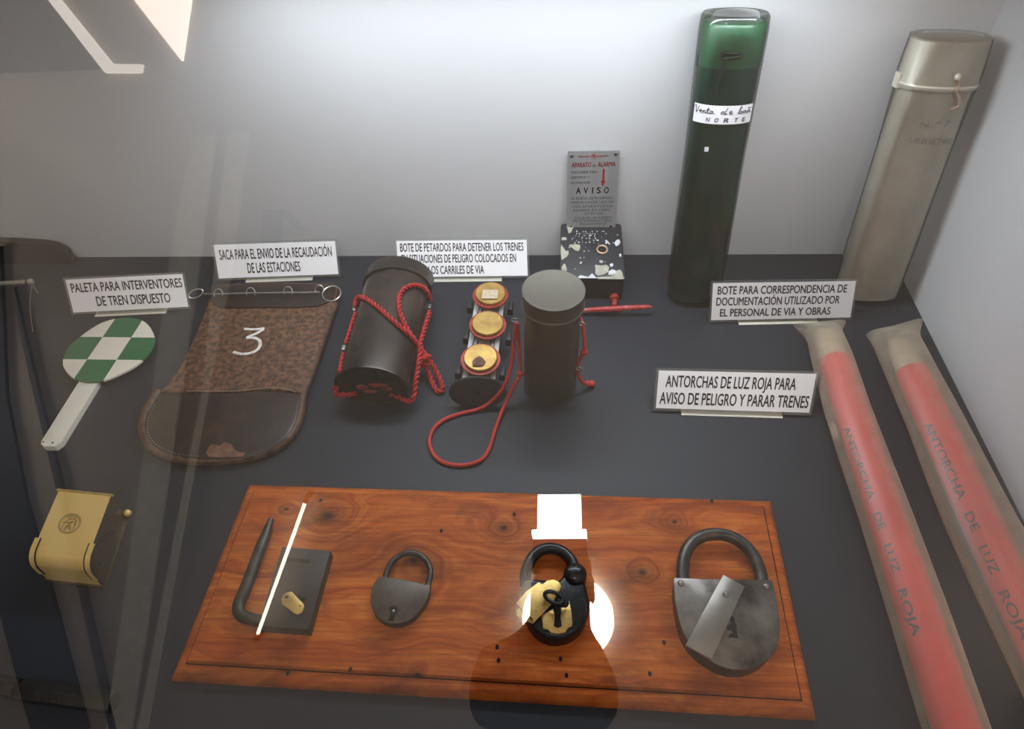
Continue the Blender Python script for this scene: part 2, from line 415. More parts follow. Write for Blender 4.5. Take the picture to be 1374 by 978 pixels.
# fluorescent lamp mirrored over the rectangular lock
a, b = RF(409.5, 674, ZC - .05), RF(346, 850, ZC - .05)
fl = empty('fluorescent_lamp', (a + b) / 2, 'slim lit fluorescent tube mirrored as a white stick over the rectangular lock', 'lamp')
MB().tube([a, b], .0085, 12).build('tube', 'tube_white', fl)
for p, q in ((a, b), (b, a)):
    d = (p - q).normalized(); MB().tube([p, p + d * .03, p + d * .03 + V((0, 0, .06))], .012, 10).build('socket', 'cam_black', fl)
# round ceiling lamp
c = RF(762, 832, ZC - .03); e = RF(824, 832, ZC - .03); rad = (e - c).length
dl = empty('ceiling_lamp', c, 'round white ceiling lamp mirrored as a bright disc behind the photographer', 'lamp')
MB().lathe(c, V((0, 0, 1)), [(0, rad * .9), (.0, rad * .93), (.012, rad * .94)], 48).build('diffuser', 'lamp_white', dl)
MB().lathe(c, V((0, 0, 1)), [(-.004, rad * .94), (-.004, rad), (.03, rad), (.03, rad * .94)], 48, cap0=False, cap1=True).build('frame', 'lamp_white', dl)

# ------------------------------------------------------------------ photographer (mirrored in the glass)
def cl(r, u, b): return CAM + RT * r + UP * u - FW * b          # camera frame: right, up, behind
per = empty('person', V((0, -.32, -.8)), 'photographer in dark jacket holding a camera to the face, mirrored in the glass', 'person')
def RT_(px, py, t):
    d = ray(px, py); o = hit(px, py, PP, PN); return o + (d - PN * (2 * d.dot(PN))) * t
body = {'pelvis': V((0, -.42, .12)), 'belly': V((0, -.40, .35)), 'chest': RT_(738, 925, .84), 'neck': RT_(745, 862, .90), 'head0': RT_(748, 815, .96),
        'sl': RT_(664, 896, .86), 'sr': RT_(797, 896, .86), 'el': RT_(648, 962, .76), 'er': RT_(812, 965, .76),
        'wl': cl(-.055, -.10, .10), 'wr': cl(.048, -.11, .11),
        'hl': V((-.10, -.42, .02)), 'hr': V((.10, -.42, .02)), 'kl': V((-.11, -.38, -.36)), 'kr': V((.11, -.38, -.36)),
        'al': V((-.12, -.42, -.72)), 'ar': V((.12, -.42, -.72)), 'fl': V((-.13, -.28, -.765)), 'fr': V((.13, -.28, -.765))}
print('chest', body['chest'], body['neck'], body['sl'], body['el'])
rads = {'pelvis': .13, 'belly': .12, 'chest': .14, 'neck': .082, 'head0': .06, 'sl': .062, 'sr': .062, 'el': .045, 'er': .045, 'wl': .028, 'wr': .028,
        'hl': .085, 'hr': .085, 'kl': .06, 'kr': .06, 'al': .042, 'ar': .042, 'fl': .032, 'fr': .032}
def skin_obj(name, pts, edges, radii, m, parent, sub=1, rootv=0):
    me = bpy.data.meshes.new(name); off = V(parent['_o']) if '_o' in parent else V(per['_o'])
    me.from_pydata([p - off for p in pts], edges, []); me.materials.append(MT[m])
    o = bpy.data.objects.new(name, me); C.objects.link(o); o.parent = parent
    md = o.modifiers.new('skin', 'SKIN'); me.skin_vertices.new(name='sv') if not me.skin_vertices else None
    for i, r in enumerate(radii):
        me.skin_vertices[0].data[i].radius = (r, r)
    me.skin_vertices[0].data[rootv].use_root = True
    md.use_smooth_shade = True
    s_ = o.modifiers.new('sub', 'SUBSURF'); s_.levels = sub; s_.render_levels = sub
    return o
ks = list(body); E_ = [('pelvis', 'belly'), ('belly', 'chest'), ('chest', 'neck'), ('neck', 'head0'), ('chest', 'sl'), ('chest', 'sr'), ('sl', 'el'), ('sr', 'er'),
                       ('el', 'wl'), ('er', 'wr'), ('pelvis', 'hl'), ('pelvis', 'hr'), ('hl', 'kl'), ('hr', 'kr'), ('kl', 'al'), ('kr', 'ar'), ('al', 'fl'), ('ar', 'fr')]
skin_obj('body', [body[k] for k in ks], [(ks.index(a), ks.index(b)) for a, b in E_], [rads[k] for k in ks], 'jacket', per, 2)
hc = cl(0, .075, .235)
hd = MB()
hr = [(-.115, .030), (-.10, .045), (-.07, .056), (-.03, .064), (.01, .067), (.05, .065), (.08, .053), (.10, .034), (.11, .012)]
hd.lathe(hc, UP, hr, 24, RT, .95, 1.12)
hd.tube([hc + FW * .07 + UP * .02, hc + FW * .10 - UP * .015, hc + FW * .085 - UP * .028], [.008, .013, .010], 8)
for s_ in (-1, 1):
    hd.lathe(hc + RT * (.062 * s_) - UP * .005, RT * s_, [(0, .022), (.008, .028), (.012, .02)], 12, UP, 1.2, .7)
hd.build('head', 'skin', per)
MB().lathe(hc - FW * .012 + UP * .012, UP, [(-.04, .066), (0, .071), (.05, .070), (.085, .058), (.108, .03), (.112, .01)], 24, RT, .97, 1.08).build('hair', 'hair', per)
MB().tube([hc + FW * .082 - UP * .06 + RT * x for x in (-.022, 0, .022)], [.004, .006, .004], 8).build('mouth', 'skin', per)
for s_, wr in ((-1, body['wl']), (1, body['wr'])):
    tgt = cl(-.035 if s_ < 0 else .052, -.055 if s_ < 0 else -.02, .055); d = (tgt - wr)
    pts = [wr, wr + d * .45]; ed = [(0, 1)]; rr = [.024, .026]
    for k in range(5):
        sd = UP if s_ > 0 else RT
        q = wr + d * .5 + sd * ((k - 2) * .017)
        L = (.032, .036, .038, .036, .024)[k] if s_ > 0 else (.024, .036, .038, .036, .032)[k]
        i = len(pts); pts += [q + d * .2, q + d.normalized() * L, q + d.normalized() * L * 1.5 - (RT * s_) * .012]
        ed += [(1, i), (i, i + 1), (i + 1, i + 2)]; rr += [.009, .009, .008]
    skin_obj('hand', pts, ed, rr, 'skin', per, 1)
ph = empty('camera_with_flash', cl(0, 0, .08), 'black camera with lit flash diffuser held by the photographer mirrored in the glass', 'camera')
MB().box(cl(0, -.005, .095), RT * .064, UP * .045, FW * .025, .008).build('camera_body', 'cam_black', ph)
MB().box(cl(0, .055, .09), RT * .028, UP * .022, FW * .03, .006).build('viewfinder_hump', 'cam_black', ph)
MB().lathe(cl(0, 0, .072), FW, [(0, .034), (.03, .036), (.045, .041), (.064, .041), (.064, .034)], 32, RT).build('lens', 'cam_black', ph)
MB().box(cl(0, .105, .10), RT * .062, UP * .036, FW * .02, .006).build('flash_body', 'cam_black', ph)
MB().box(cl(0, .147, .085), RT * .062, UP * .006, FW * .03, .003).build('flash_collar', 'flash_white', ph)
MB().box(cl(0, .195, .085), RT * .050, UP * .045, FW * .028, .004).build('flash_diffuser', 'flash_white', ph)

# ------------------------------------------------------------------ caption labels
def caption(paper, lines, label, strip, tilt=38, lam=3.4, xs=1.0):
    tl, tr, br, bl_ = paper
    A, B = G(*bl_, .007), G(*br, .007); A.z = B.z = .007
    ex = (B - A).normalized(); up = V((0, 0, 1)); bk = up.cross(ex); bk = bk if bk.y > 0 else -bk
    T = math.radians(tilt); ey = bk * math.cos(T) + up * math.sin(T); n = ex.cross(ey).normalized()
    n = n if n.z > 0 else -n
    D, Cc = hit(*tl, A, n), hit(*tr, A, n)
    root = empty('caption_card', (A + B) / 2 * 1.0, label, 'sign', 'laminated caption cards')
    fu = lambda u, v, w=0.0: A * ((1 - u) * (1 - v)) + B * (u * (1 - v)) + Cc * (u * v) + D * ((1 - u) * v) + n * w
    L = (B - A).length; H = (D - A).length; mu, mv = .0045 / L, .0045 / H
    MB().prism([fu(-mu, -mv, .0009), fu(1 + mu, -mv, .0009), fu(1 + mu, 1 + mv, .0009), fu(-mu, 1 + mv, .0009)], -n * .0016).build('laminate', 'lam', root, 0)
    MB().prism([fu(0, 0, .0012), fu(1, 0, .0012), fu(1, 1, .0012), fu(0, 1, .0012)], -n * .0008).build('card', 'paper', root, 0)
    for st, u0, u1, vb, vc in lines:
        MB().text(st, lambda x, y: fu(u0 + (u1 - u0) * x, vb + (vc - vb) * y, .0016)).build('lettering', 'ink', root, 0)
    # folded card foot: a front lip on the floor, a leg running up behind
    u0, u1 = strip
    a, b = A.lerp(B, u0), A.lerp(B, u1); f = -bk
    a = a + f * .003; b = b + f * .003
    a.z = b.z = .0012
    MB().prism([a + f * .006, b + f * .006, b + bk * .05, a + bk * .05], V((0, 0, -.001))).build('card_foot', 'strip', root, 0)
    q0, q1 = fu(u0, .8, -.002), fu(u1, .8, -.002)
    MB().prism([q0, q1, V((q1.x, q1.y, 0)) + bk * .01, V((q0.x, q0.y, 0)) + bk * .01], bk * .001).build('card_prop', 'strip', root, 0)
caption([(88.2, 375.4), (244.7, 367.7), (253, 411.6), (99, 419.5)], [('PALETA PARA INTERVENTORES', .03, .985, .60, .87), ('DE TREN DISPUESTO', .22, .86, .16, .44)],
        'white caption card above the checkered paddle reading PALETA PARA INTERVENTORES', (.18, .80))
caption([(286.7, 328.8), (449.4, 323.6), (454.2, 367.8), (294, 373.7)], [('SACA PARA EL ENVIO DE LA RECAUDACIÓN', .035, .965, .55, .84), ('DE LAS ESTACIONES', .25, .69, .13, .42)],
        'white caption card above the leather bag reading SACA PARA EL ENVIO', (.22, .78))
caption([(532, 323.5), (706.5, 322), (708, 370), (535, 372)], [('BOTE DE PETARDOS PARA DETENER LOS TRENES', .025, .975, .70, .925), ('EN SITUACIONES DE PELIGRO COLOCADOS EN', .03, .915, .39, .61), ('LOS CARRILES DE VIA', .235, .665, .075, .295)],
        'white caption card behind the black canister reading BOTE DE PETARDOS', (.2, .80))
caption([(956.6, 379.8), (1148.3, 376.8), (1140.6, 425.7), (953.9, 429.4)], [('BOTE PARA CORRESPONDENCIA DE', .035, .945, .70, .91), ('DOCUMENTACIÓN UTILIZADO POR', .03, .905, .40, .61), ('EL PERSONAL DE VIA Y OBRAS', .06, .85, .10, .30)],
        'white caption card before the document tubes reading BOTE PARA CORRESPONDENCIA', (.20, .77), 66)
caption([(884, 497), (1095.2, 501.6), (1085.4, 553.8), (879.8, 547.5)], [('ANTORCHAS DE LUZ ROJA PARA', .05, .885, .57, .87), ('AVISO DE PELIGRO Y PARAR TRENES', .02, .985, .12, .42)],
        'largest white caption card beside the red flares reading ANTORCHAS DE LUZ ROJA', (.17, .83))

# ------------------------------------------------------------------ checkered paddle
c1 = crop(4.446, 0, 400)
pd = empty('signal_paddle', G(140, 520), 'round green and white checkered signal paddle with white wooden handle', 'paddle')
HZ, DZ = .012, .0165
el = [(84.3, 490), (86, 476), (93, 463.5), (105, 453.5), (119, 443), (136, 433), (154, 427.5), (171, 426), (188, 428.5), (199, 436), (206, 448), (207, 459), (201.5, 471), (190, 484), (176, 494), (160, 502), (143, 509), (125, 512), (108, 510.5), (94, 504)]
top = cat_rom([G(x, y, DZ) for x, y in el], 4, True)
q0, q1, q3 = G(137.6, 452.2, DZ), G(176.1, 452.6, DZ), G(117.0, 482.1, DZ)
off = V(pd['_o']); eu, ev = q1 - q0, q3 - q0
det = eu.x * ev.y - eu.y * ev.x
t = NT('green_white_check'); X, Y, _ = t.sep(t.co())
X = t.math('SUBTRACT', X, q0.x - off.x); Y = t.math('SUBTRACT', Y, q0.y - off.y)
U = t.math('ADD', t.math('MULTIPLY', X, ev.y / det), t.math('MULTIPLY', Y, -ev.x / det))
Vv = t.math('ADD', t.math('MULTIPLY', X, -eu.y / det), t.math('MULTIPLY', Y, eu.x / det))
pu = t.math('FLOORED_MODULO', t.math('FLOOR', U), 2.0); pv = t.math('FLOORED_MODULO', t.math('FLOOR', Vv), 2.0)
chk = t.math('ABSOLUTE', t.math('SUBTRACT', pu, pv))
t.set(t.mix(chk, t.ramp(t.noise(t.co(), 14), [(.3, (.86, .82, .73)), (.7, (.80, .76, .67))]), t.ramp(t.noise(t.co(), 20), [(.3, (.032, .175, .072)), (.7, (.026, .15, .062))])), .3)
MT['check'] = t.m
MB().prism(top, V((0, 0, -.0045)), .001).build('disc', 'check', pd)
hp = [c1(*p) for p in [(470, 495), (590, 492), (365, 858), (328, 884), (262, 884), (243, 868), (246, 850)]]
MB().prism([G(x, y, HZ) for x, y in hp], V((0, 0, -HZ)), .0012).build('handle', 'white_paint', pd)
for p in [(258, 858), (314, 862)]:
    MB().lathe(G(*c1(*p), HZ), V((0, 0, 1)), [(0, .0017), (.0006, .0013)], 10).build('screw', 'hole', pd)

# ------------------------------------------------------------------ leather bag
c3 = crop(2.877, 180, 300)
bag = empty('leather_money_bag', G(320, 500), 'flat brown leather money bag with chalked 3 and a dark lower end', 'bag')
BZ = .020
def bagp(l, z): return [G(*c3(*p), z) for p in l]
upper = [(312, 232), (420, 226), (530, 222), (660, 225), (782, 228), (784, 262), (775, 310), (750, 370), (727, 440), (700, 520), (676, 590), (652, 652), (560, 640), (480, 637), (400, 647), (300, 648), (200, 647), (94, 648), (138, 598), (178, 540), (208, 480), (240, 410), (264, 350), (280, 305), (290, 262)]
lower = [(94, 648), (200, 647), (300, 648), (400, 647), (480, 637), (560, 640), (652, 652), (646, 700), (634, 755), (612, 800), (580, 838), (520, 875), (440, 900), (350, 910), (270, 912), (190, 908), (110, 888), (62, 852), (38, 808), (34, 770), (46, 730), (68, 695)]
MB().prism(bagp(upper, BZ), V((0, 0, -BZ)), .007, 4).build('upper_panel', 'leather', bag, 60)
MB().prism(bagp(lower, BZ), V((0, 0, -BZ)), .009, 4).build('lower_panel', 'leather_dark', bag, 60)
edge = [(94, 648), (62, 700), (42, 735), (33, 775), (40, 815), (64, 856), (112, 890), (190, 910), (270, 914), (350, 911), (440, 900), (520, 876), (582, 838), (614, 800), (636, 755), (647, 700), (655, 650), (678, 590), (702, 520), (729, 440), (752, 370), (775, 312)]
MB().tube(cat_rom(bagp(edge, .010), 4), .0085, 8).build('edge_piping', 'leather_edge', bag, 70)
MB().prism(bagp([(296, 240), (420, 234), (530, 229), (660, 232), (778, 236), (770, 285), (742, 305), (700, 318), (620, 322), (500, 322), (400, 324), (330, 322), (296, 300), (284, 275)], BZ + .003), V((0, 0, -.004)), .001).build('top_flap', 'leather_dark', bag)
st = MB()
seam = resample(cat_rom(bagp([(200, 645), (300, 646), (400, 645), (480, 636), (540, 633), (590, 640), (625, 650)], BZ + .0016), 8), .005)
for a, b in zip(seam, seam[1:]): st.tube([a.lerp(b, .12), a.lerp(b, .8)], .0008, 5)
st.build('stitching', 'thread', bag)
st = MB()
for k, (a, b) in enumerate(zip(*(lambda r: (r, r[1:]))(resample(cat_rom(bagp([(80, 700), (60, 735), (50, 775), (56, 812), (80, 848), (130, 878), (200, 894), (300, 897), (420, 888), (500, 862), (560, 830), (598, 790), (618, 740), (630, 690)], BZ - .001), 8), .007)))):
    st.tube([a, a.lerp(b, .45)], .0009, 5)
st.build('edge_stitching', 'thread', bag)
MB().prism(bagp([(288, 862), (300, 850), (330, 858), (350, 842), (372, 848), (384, 868), (400, 880), (430, 884), (420, 898), (340, 902), (290, 900), (276, 884)], BZ + .0008), V((0, 0, -.001))).build('worn_patch', 'scuff', bag)['label'] = 'scuffed pale brown worn patch'
th = MB()
for s_ in ([(425, 406), (465, 408), (503, 404)], [(500, 407), (470, 424), (434, 440)], [(434, 440), (465, 441), (484, 452), (485, 472), (470, 490), (440, 501), (410, 502), (383, 495)]):
    pth = cat_rom(bagp(s_, BZ + .0008), 6)
    th.tube(pth, [(.0008, .0032)] * len(pth), 8, up=V((0, 0, 1)))
o = th.build('painted_number', 'chalk', bag); o['label'] = 'chalk white number 3'
for i, p in enumerate([(325, 272), (450, 267), (594, 263), (716, 258)]):
    cc = G(*c3(*p), BZ + .006)
    MB().ring([cc + V((.009 * math.cos(a), .007 * math.sin(a), .008 * math.sin(a))) for a in [k * math.pi / 10 for k in range(20)]], .0011).build('ring', 'steel', bag)
cord = bagp([(262, 270), (300, 272), (345, 271), (400, 269)], BZ + .009) + bagp([(450, 268), (520, 267), (594, 266), (650, 266), (716, 264)], BZ + .009)
MB().tube(cat_rom(cord, 3), .0014, 8).build('closing_wire', 'wire', bag)
cc = G(*c3(762, 270), BZ + .006)
MB().ring([cc + V((.0185 * math.cos(a), .0185 * math.sin(a), .004 * math.sin(a))) for a in [k * math.pi / 16 for k in range(32)]], .0015).build('key_ring', 'steel', bag)
cc = G(*c3(238, 270), .02)
MB().ring([cc + RZ @ V((.013 * math.cos(a), .006 * math.sin(a) + .006 * math.cos(a), .006 * math.sin(a))) for a in [k * math.pi / 10 for k in range(20)]], .0012).build('end_ring', 'steel', bag)
MB().tube([cc + V((.012, .005, 0)), G(*c3(262, 270), BZ + .009)], .001, 6).build('link', 'steel', bag)

# ------------------------------------------------------------------ cylinder helper
class Cyl:
    def __init__(s, A, B, e1, r1, r2):
        s.A, s.B, s.r1, s.r2 = A, B, r1, r2; s.ax = (B - A).normalized(); s.L = (B - A).length
        s.e1 = (e1 - s.ax * e1.dot(s.ax)).normalized(); s.e2 = s.ax.cross(s.e1)
        if s.e2.dot(CAM - (A + B) / 2) < 0: s.e2 = -s.e2
    def P(s, h, a, out=0): return s.A + s.ax * h + s.e1 * ((s.r1 + out) * math.cos(a)) + s.e2 * ((s.r2 + out) * math.sin(a))
    def at(s, px, py, out=0.0):
        d = ray(px, py); o = CAM - s.A; r1, r2 = s.r1 + out, s.r2 + out
        ox, oy = o.dot(s.e1) / r1, o.dot(s.e2) / r2; dx, dy = d.dot(s.e1) / r1, d.dot(s.e2) / r2
        a = dx * dx + dy * dy; b = ox * dx + oy * dy; c = ox * ox + oy * oy - 1; D = b * b - a * c
        t = (-b - math.sqrt(max(D, 0))) / a
        p = CAM + d * t; q = p - s.A; return q.dot(s.ax), math.atan2(q.dot(s.e2) / r2, q.dot(s.e1) / r1), D >= 0, p
    def solid(s, mb, prof, n=48, pw=1.0):
        rings = []
        for h, k in prof:
            ring = []
            for i in range(n):
                a = 2 * math.pi * i / n; ca, sa = math.cos(a), math.sin(a)
                f = lambda v: math.copysign(abs(v) ** pw, v)
                kk = k if isinstance(k, tuple) else (s.r1 + k, s.r2 + k)
                ring.append(s.A + s.ax * h + s.e1 * (kk[0] * f(ca)) + s.e2 * (kk[1] * f(sa)))
            rings.append(ring)
        return mb.loft(rings)

# ------------------------------------------------------------------ black canister with red rope (lying)
c4 = crop(3.91, 430, 310)
A = G(498, 518, .050); B = G(537, 372, .050)
cy = Cyl(A, B, (B - A).cross(V((0, 0, 1))), .0655, .050)
can = empty('black_canister', G(498, 518), 'black oval metal canister lying down, wound with twisted red rope', 'canister')
L = cy.L
cy.solid(MB(), [(.004, -.009), (.004, -.0035), (0, -.0025), (-.001, -.0005), (.002, 0), (L - .03, 0), (L - .03, -.004)], 56).build('body', 'black_tin', can)
cy.solid(MB(), [(L - .036, .001), (L - .034, .004), (L - .03, .0035), (L - .002, .004), (L + .003, .002), (L + .004, -.006)], 56).build('lid', 'black_tin', can)
cy.solid(MB(), [(.0018, -.010), (.0035, -.010)], 40).build('end_plate', 'black_tin', can)
def cyp(c, l, out):
    r = []
    for x, y in l:
        h, a, ok, p = c.at(x, y, out)
        if not ok and False: p = G(x, y, out)
        r.append(p)
    return r
RR = .0042
path = cyp(cy, [c4(*p) for p in [(184, 392), (186, 362), (203, 346), (240, 356), (300, 397), (360, 450), (420, 503), (470, 548), (515, 600)]], RR)
fl_ = [G(*c4(*p), z) for p, z in [((548, 645), .045), ((580, 690), .03), ((612, 745), .016), ((636, 800), .008), ((640, 832), .006), ((618, 842), .006), ((596, 815), .007), ((575, 765), .012), ((552, 710), .025)]]
knot = G(*c4(548, 680), .036)
mb = MB(); rope(mb, cat_rom(path + fl_, 5), RR)
p2 = cyp(cy, [c4(*p) for p in [(515, 606), (485, 560), (450, 505), (422, 440), (411, 385), (418, 335), (445, 300), (490, 284), (530, 292), (560, 320), (576, 362)]], RR)
rope(mb, cat_rom(p2, 5), RR)
p3 = [G(*c4(*p), z) for p, z in [((574, 420), .055), ((556, 480), .055), ((538, 540), .055), ((522, 600), .056), ((520, 650), .05), ((512, 720), .046), ((500, 790), .042), ((492, 850), .030), ((478, 892), .018), ((450, 890), .018), ((420, 874), .02), ((385, 862), .022)]]
rope(mb, cat_rom(p3, 5), RR)
p4 = [G(*c4(*p), z) for p, z in [((82, 810), .045), ((80, 838), .038), ((95, 856), .034), ((140, 858), .032), ((188, 852), .030)]]
rope(mb, cat_rom(p4, 5), RR)
p5 = cyp(cy, [c4(*p) for p in [(182, 428), (165, 480), (150, 530), (132, 585)]], .002) ; p6 = cyp(cy, [c4(*p) for p in [(118, 640), (108, 690), (100, 740)]], .002)
rope(mb, cat_rom(p5, 5), .003); rope(mb, cat_rom(p6, 5), .003)
for k in range(3):
    cc = knot + V((0, 0, .001 * k)); rr_ = .008 + .001 * k
    rope(mb, [cc + RZ @ V((rr_ * math.cos(a), rr_ * .7 * math.sin(a + k), rr_ * .8 * math.sin(a))) for a in [i * math.pi / 8 for i in range(17)]], .0036)
mb.build('red_rope', 'red_rope', can, 80)
for p in [(178, 410), (122, 615), (572, 398), (530, 615)]:
    h, a, ok, q = cy.at(*c4(*p), .001)
    MB().box(q, cy.ax * .006, cy.e1 * .003, cy.e2 * .003, .001).build('rope_loop', 'wire', can)
wx = MB()
for (x, y, s1, s2) in [(220, 822, .012, .006), (300, 812, .018, .005), (370, 862, .005, .004), (350, 830, .010, .004), (260, 845, .012, .004)]:
    q = hit(*c4(x, y), cy.A - cy.ax * .0005, cy.ax)
    wx.lathe(q, -cy.ax, [(-.002, 1.0 * s1), (.001, .8 * s1), (.002, .3 * s1)], 9, cy.e1, 1, s2 / s1)
wx.build('red_wax', 'red_rust', can)

# ------------------------------------------------------------------ detonator rack
c5 = crop(3.2615, 560, 340)
rk = empty('detonator_rack', G(645, 520), 'rack of three round brass-capped detonators with red rims and a black end plate', 'rack')
dc = hit(*c5(262, 600), G(640, 552), V((0, 1, .25)).normalized())
D0 = G(640, 545); dn = V((0, -1, .30)).normalized(); dc = hit(641, 525.5, D0, dn)
tz = [(320, 185, 39.5, .060), (308, 316, 41, .060), (277, 466, 44, .060)]
axr = (G(*c5(320, 200), .03) - G(*c5(262, 610), .03)); axr.z = 0; axr.normalize()
rr_ = 38.5 * mpp(dc)
MB().lathe(dc, dn, [(0, rr_), (.004, rr_), (.005, rr_ - .002)], 40, V((1, 0, 0)), 1.0, .64).build('end_plate', 'black_rubber', rk)
MB().lathe(dc + dn * .0052, dn, [(0, .0055), (.0004, .0055)], 16).build('plate_hole', 'hole', rk)
side = V((axr.y, -axr.x, 0))
P0 = V((dc.x, dc.y, .040)); Lr = (G(*c5(320, 200), .05) - P0).length + .03
pb = P0 + axr * Lr
MB().prism([P0 - side * .029, P0 + side * .029, pb + side * .029, pb - side * .029], V((0, 0, -.003))).build('rack_tray', 'bright_tin', rk)
for s_ in (-1, 1):
    for k in (.020, .013):
        MB().tube([P0 + side * (s_ * k) + V((0, 0, .002)), pb + side * (s_ * k) + V((0, 0, .002))], .0018, 8).build('rail', 'steel', rk)
for i, (x, y, rp, z) in enumerate(tz):
    q = G(*c5(x, y), z - .006); r = rp * mpp(q) / 3.2615 * 1 * 2.0 / 2
    r = (rp / 3.2615 * 2) * mpp(q) / 1.0 * .5 * 2 * .5 * 2 / 1 if False else [78, 82, 88][i] / 3.2615 * mpp(q)
    nz = (V((0, 0, 1)) + V((0, -.10, 0))).normalized()
    tn = MB().lathe(q - nz * .012, nz, [(0, r * .6), (.004, r * .62), (.011, r * .9), (.0115, r * .985), (.013, r), (.0145, r * .985), (.0145, r * .82)], 40).build('detonator', 'red_rim', rk)
    MB().lathe(q + nz * .0025, nz, [(0, r * .84), (.005, r * .83), (.0062, r * .80), (.0062, .003)], 40).build('brass_cap', 'brass_cap', tn)
    if i == 0:
        MB().prism([q + nz * .0095 + V(v) for v in ((-.016, -.018, 0), (.014, -.018, 0), (.016, .018, 0), (-.014, .019, 0))], -nz * .0006).build('paper_scrap', 'old_paper', tn)
    if i == 2:
        MB().prism([q + nz * .0094 + V(v) for v in ((-.013, -.022, 0), (.005, -.022, 0), (.010, -.012, 0), (.004, -.002, 0), (-.003, .002, 0), (-.010, -.004, 0), (-.014, -.012, 0))], -nz * .0006).build('paper_scrap', 'scuff', tn)
    for s_ in (-1, 1):
        cc = q + side * (s_ * .040) - V((0, 0, .020)) - axr * .012
        MB().box(cc, side * .005, axr * .012, V((0, 0, .008)), .003).build('clip', 'black_rubber', rk)

# ------------------------------------------------------------------ grey can
base = G(737.8, 517, 0)
hgt = min((abs(proj(base + V((0, 0, h / 1000)))[1] - 388.5), h / 1000) for h in range(80, 260))[1]
topc = base + V((0, 0, hgt))
rl = 43.0 * mpp(topc); rb = 34.5 * mpp(base)
gc = empty('grey_canister', base, 'upright olive grey cylindrical tin with lid and hanging red cord', 'canister')
MB().lathe(base, V((0, 0, 1)), [(0, rb - .002), (0, rb), (.003, rb + .0005), (hgt - .02, rl - .0045)], 64).build('body', 'grey_tin', gc)
lh = .034
MB().lathe(base, V((0, 0, 1)), [(hgt - lh, rl - .004), (hgt - lh, rl), (hgt - lh + .003, rl + .001), (hgt - lh + .005, rl - .001), (hgt - .003, rl - .0008), (hgt - .0005, rl - .0002), (hgt, rl - .002), (hgt - .0012, rl - .005), (hgt - .0012, .001)], 64).build('lid', 'grey_lid', gc)
cyg = Cyl(base, topc, V((1, 0, 0)), (rb + rl) / 2 + .001, (rb + rl) / 2 + .001)
cd1 = [((433, 300), .155), ((428, 350), .135), ((420, 430), .10), ((406, 510), .07), ((380, 580), .045), ((330, 640), .02), ((270, 680), .006), ((190, 700), .004), ((115, 728), .004), ((68, 772), .004), ((53, 828), .004), ((72, 880), .004), ((110, 912), .004), ((165, 926), .004), ((230, 922), .004), ((285, 897), .004), ((318, 845), .004), ((342, 765), .004), ((380, 665), .012), ((420, 585), .035), ((452, 528), .052)]
def zp(l, c): return [G(*c(*p), z) for p, z in l]
mb = MB(); mb.tube(cat_rom(zp(cd1, c5), 5), .0035, 8)
mb.tube(cat_rom(zp([((436, 305), .155), ((444, 380), .12), ((449, 450), .09), ((452, 525), .055)], c5), 4), .003, 8)
mb.tube(cat_rom(zp([((709, 275), .160), ((722, 310), .15), ((730, 370), .13), ((730, 432), .105), ((712, 462), .085), ((702, 500), .065), ((708, 540), .04), ((728, 568), .018), ((748, 566), .010), ((770, 572), .006)], c5), 4), .0034, 8)
for p, z in [((451, 526), .055), ((729, 432), .104), ((745, 570), .012), ((762, 570), .008)]: mb.sphere(G(*c5(*p), z), .0065, 10)
mb.build('red_cord', 'red_cord', gc, 70)
for x, y in [(434, 292), (462, 520), (712, 305), (700, 502)]:
    h, a, ok, q = cyg.at(*c5(x, y), .001)
    u = (q - base); u.z = 0; u.normalize(); tt = V((0, 0, 1)).cross(u)
    MB().ring([q + u * .003 + u * (.006 * math.cos(k)) + V((0, 0, .004 * math.sin(k))) for k in [j * math.pi / 6 for j in range(12)]], .001, 6).build('wire_loop', 'wire', gc)

# ------------------------------------------------------------------ alarm box
c6 = crop(3.912, 730, 190)
yb = back_y(.1) - .003
yf = G(800, 402).y
al = empty('alarm_box', V((W(795, 405, yf).x, (yb + yf) / 2, 0)), 'black alarm box with chipped paint, copper ring and red lever', 'alarm box')
TL, TR = W(752.5, 300, yb), W(833.5, 300, yb)
BL, BR = W(751, 372.5, yf), W(839.5, 374.5, yf)
ztop, zfr = (TL.z + TR.z) / 2, (BL.z + BR.z) / 2
TL.z = TR.z = ztop; BL.z = BR.z = zfr
face = [BL, BR, TR, TL]
fn = (BR - BL).cross(TL - BL).normalized(); fn = fn if fn.z > 0 else -fn
def rnd(q, r, k=4):
    out = []
    for i in range(len(q)):
        a, b, c = q[i - 1], q[i], q[(i + 1) % len(q)]
        p0 = b + (a - b).normalized() * r; p1 = b + (c - b).normalized() * r
        for j in range(k + 1):
            t = j / k; out.append(p0 * (1 - t) ** 2 + b * 2 * t * (1 - t) + p1 * t * t)
    return out
vb = [p + (V((0, 0, 0))) for p in inset(face, .003, fn)]
bot = [V((p.x, p.y, 0)) for p in vb]
MB().loft([bot, [p - fn * .004 for p in vb]]).build('case', 'alarm_side', al, 30)
MB().prism(rnd(face, .008), -fn * .006, .0015).build('cover_plate', 'alarm_black', al)
cb = crop(978 / 140, 745, 290)
def fp(x, y, w=0.0): return hit(*cb(x, y), face[0] + fn * w, fn)
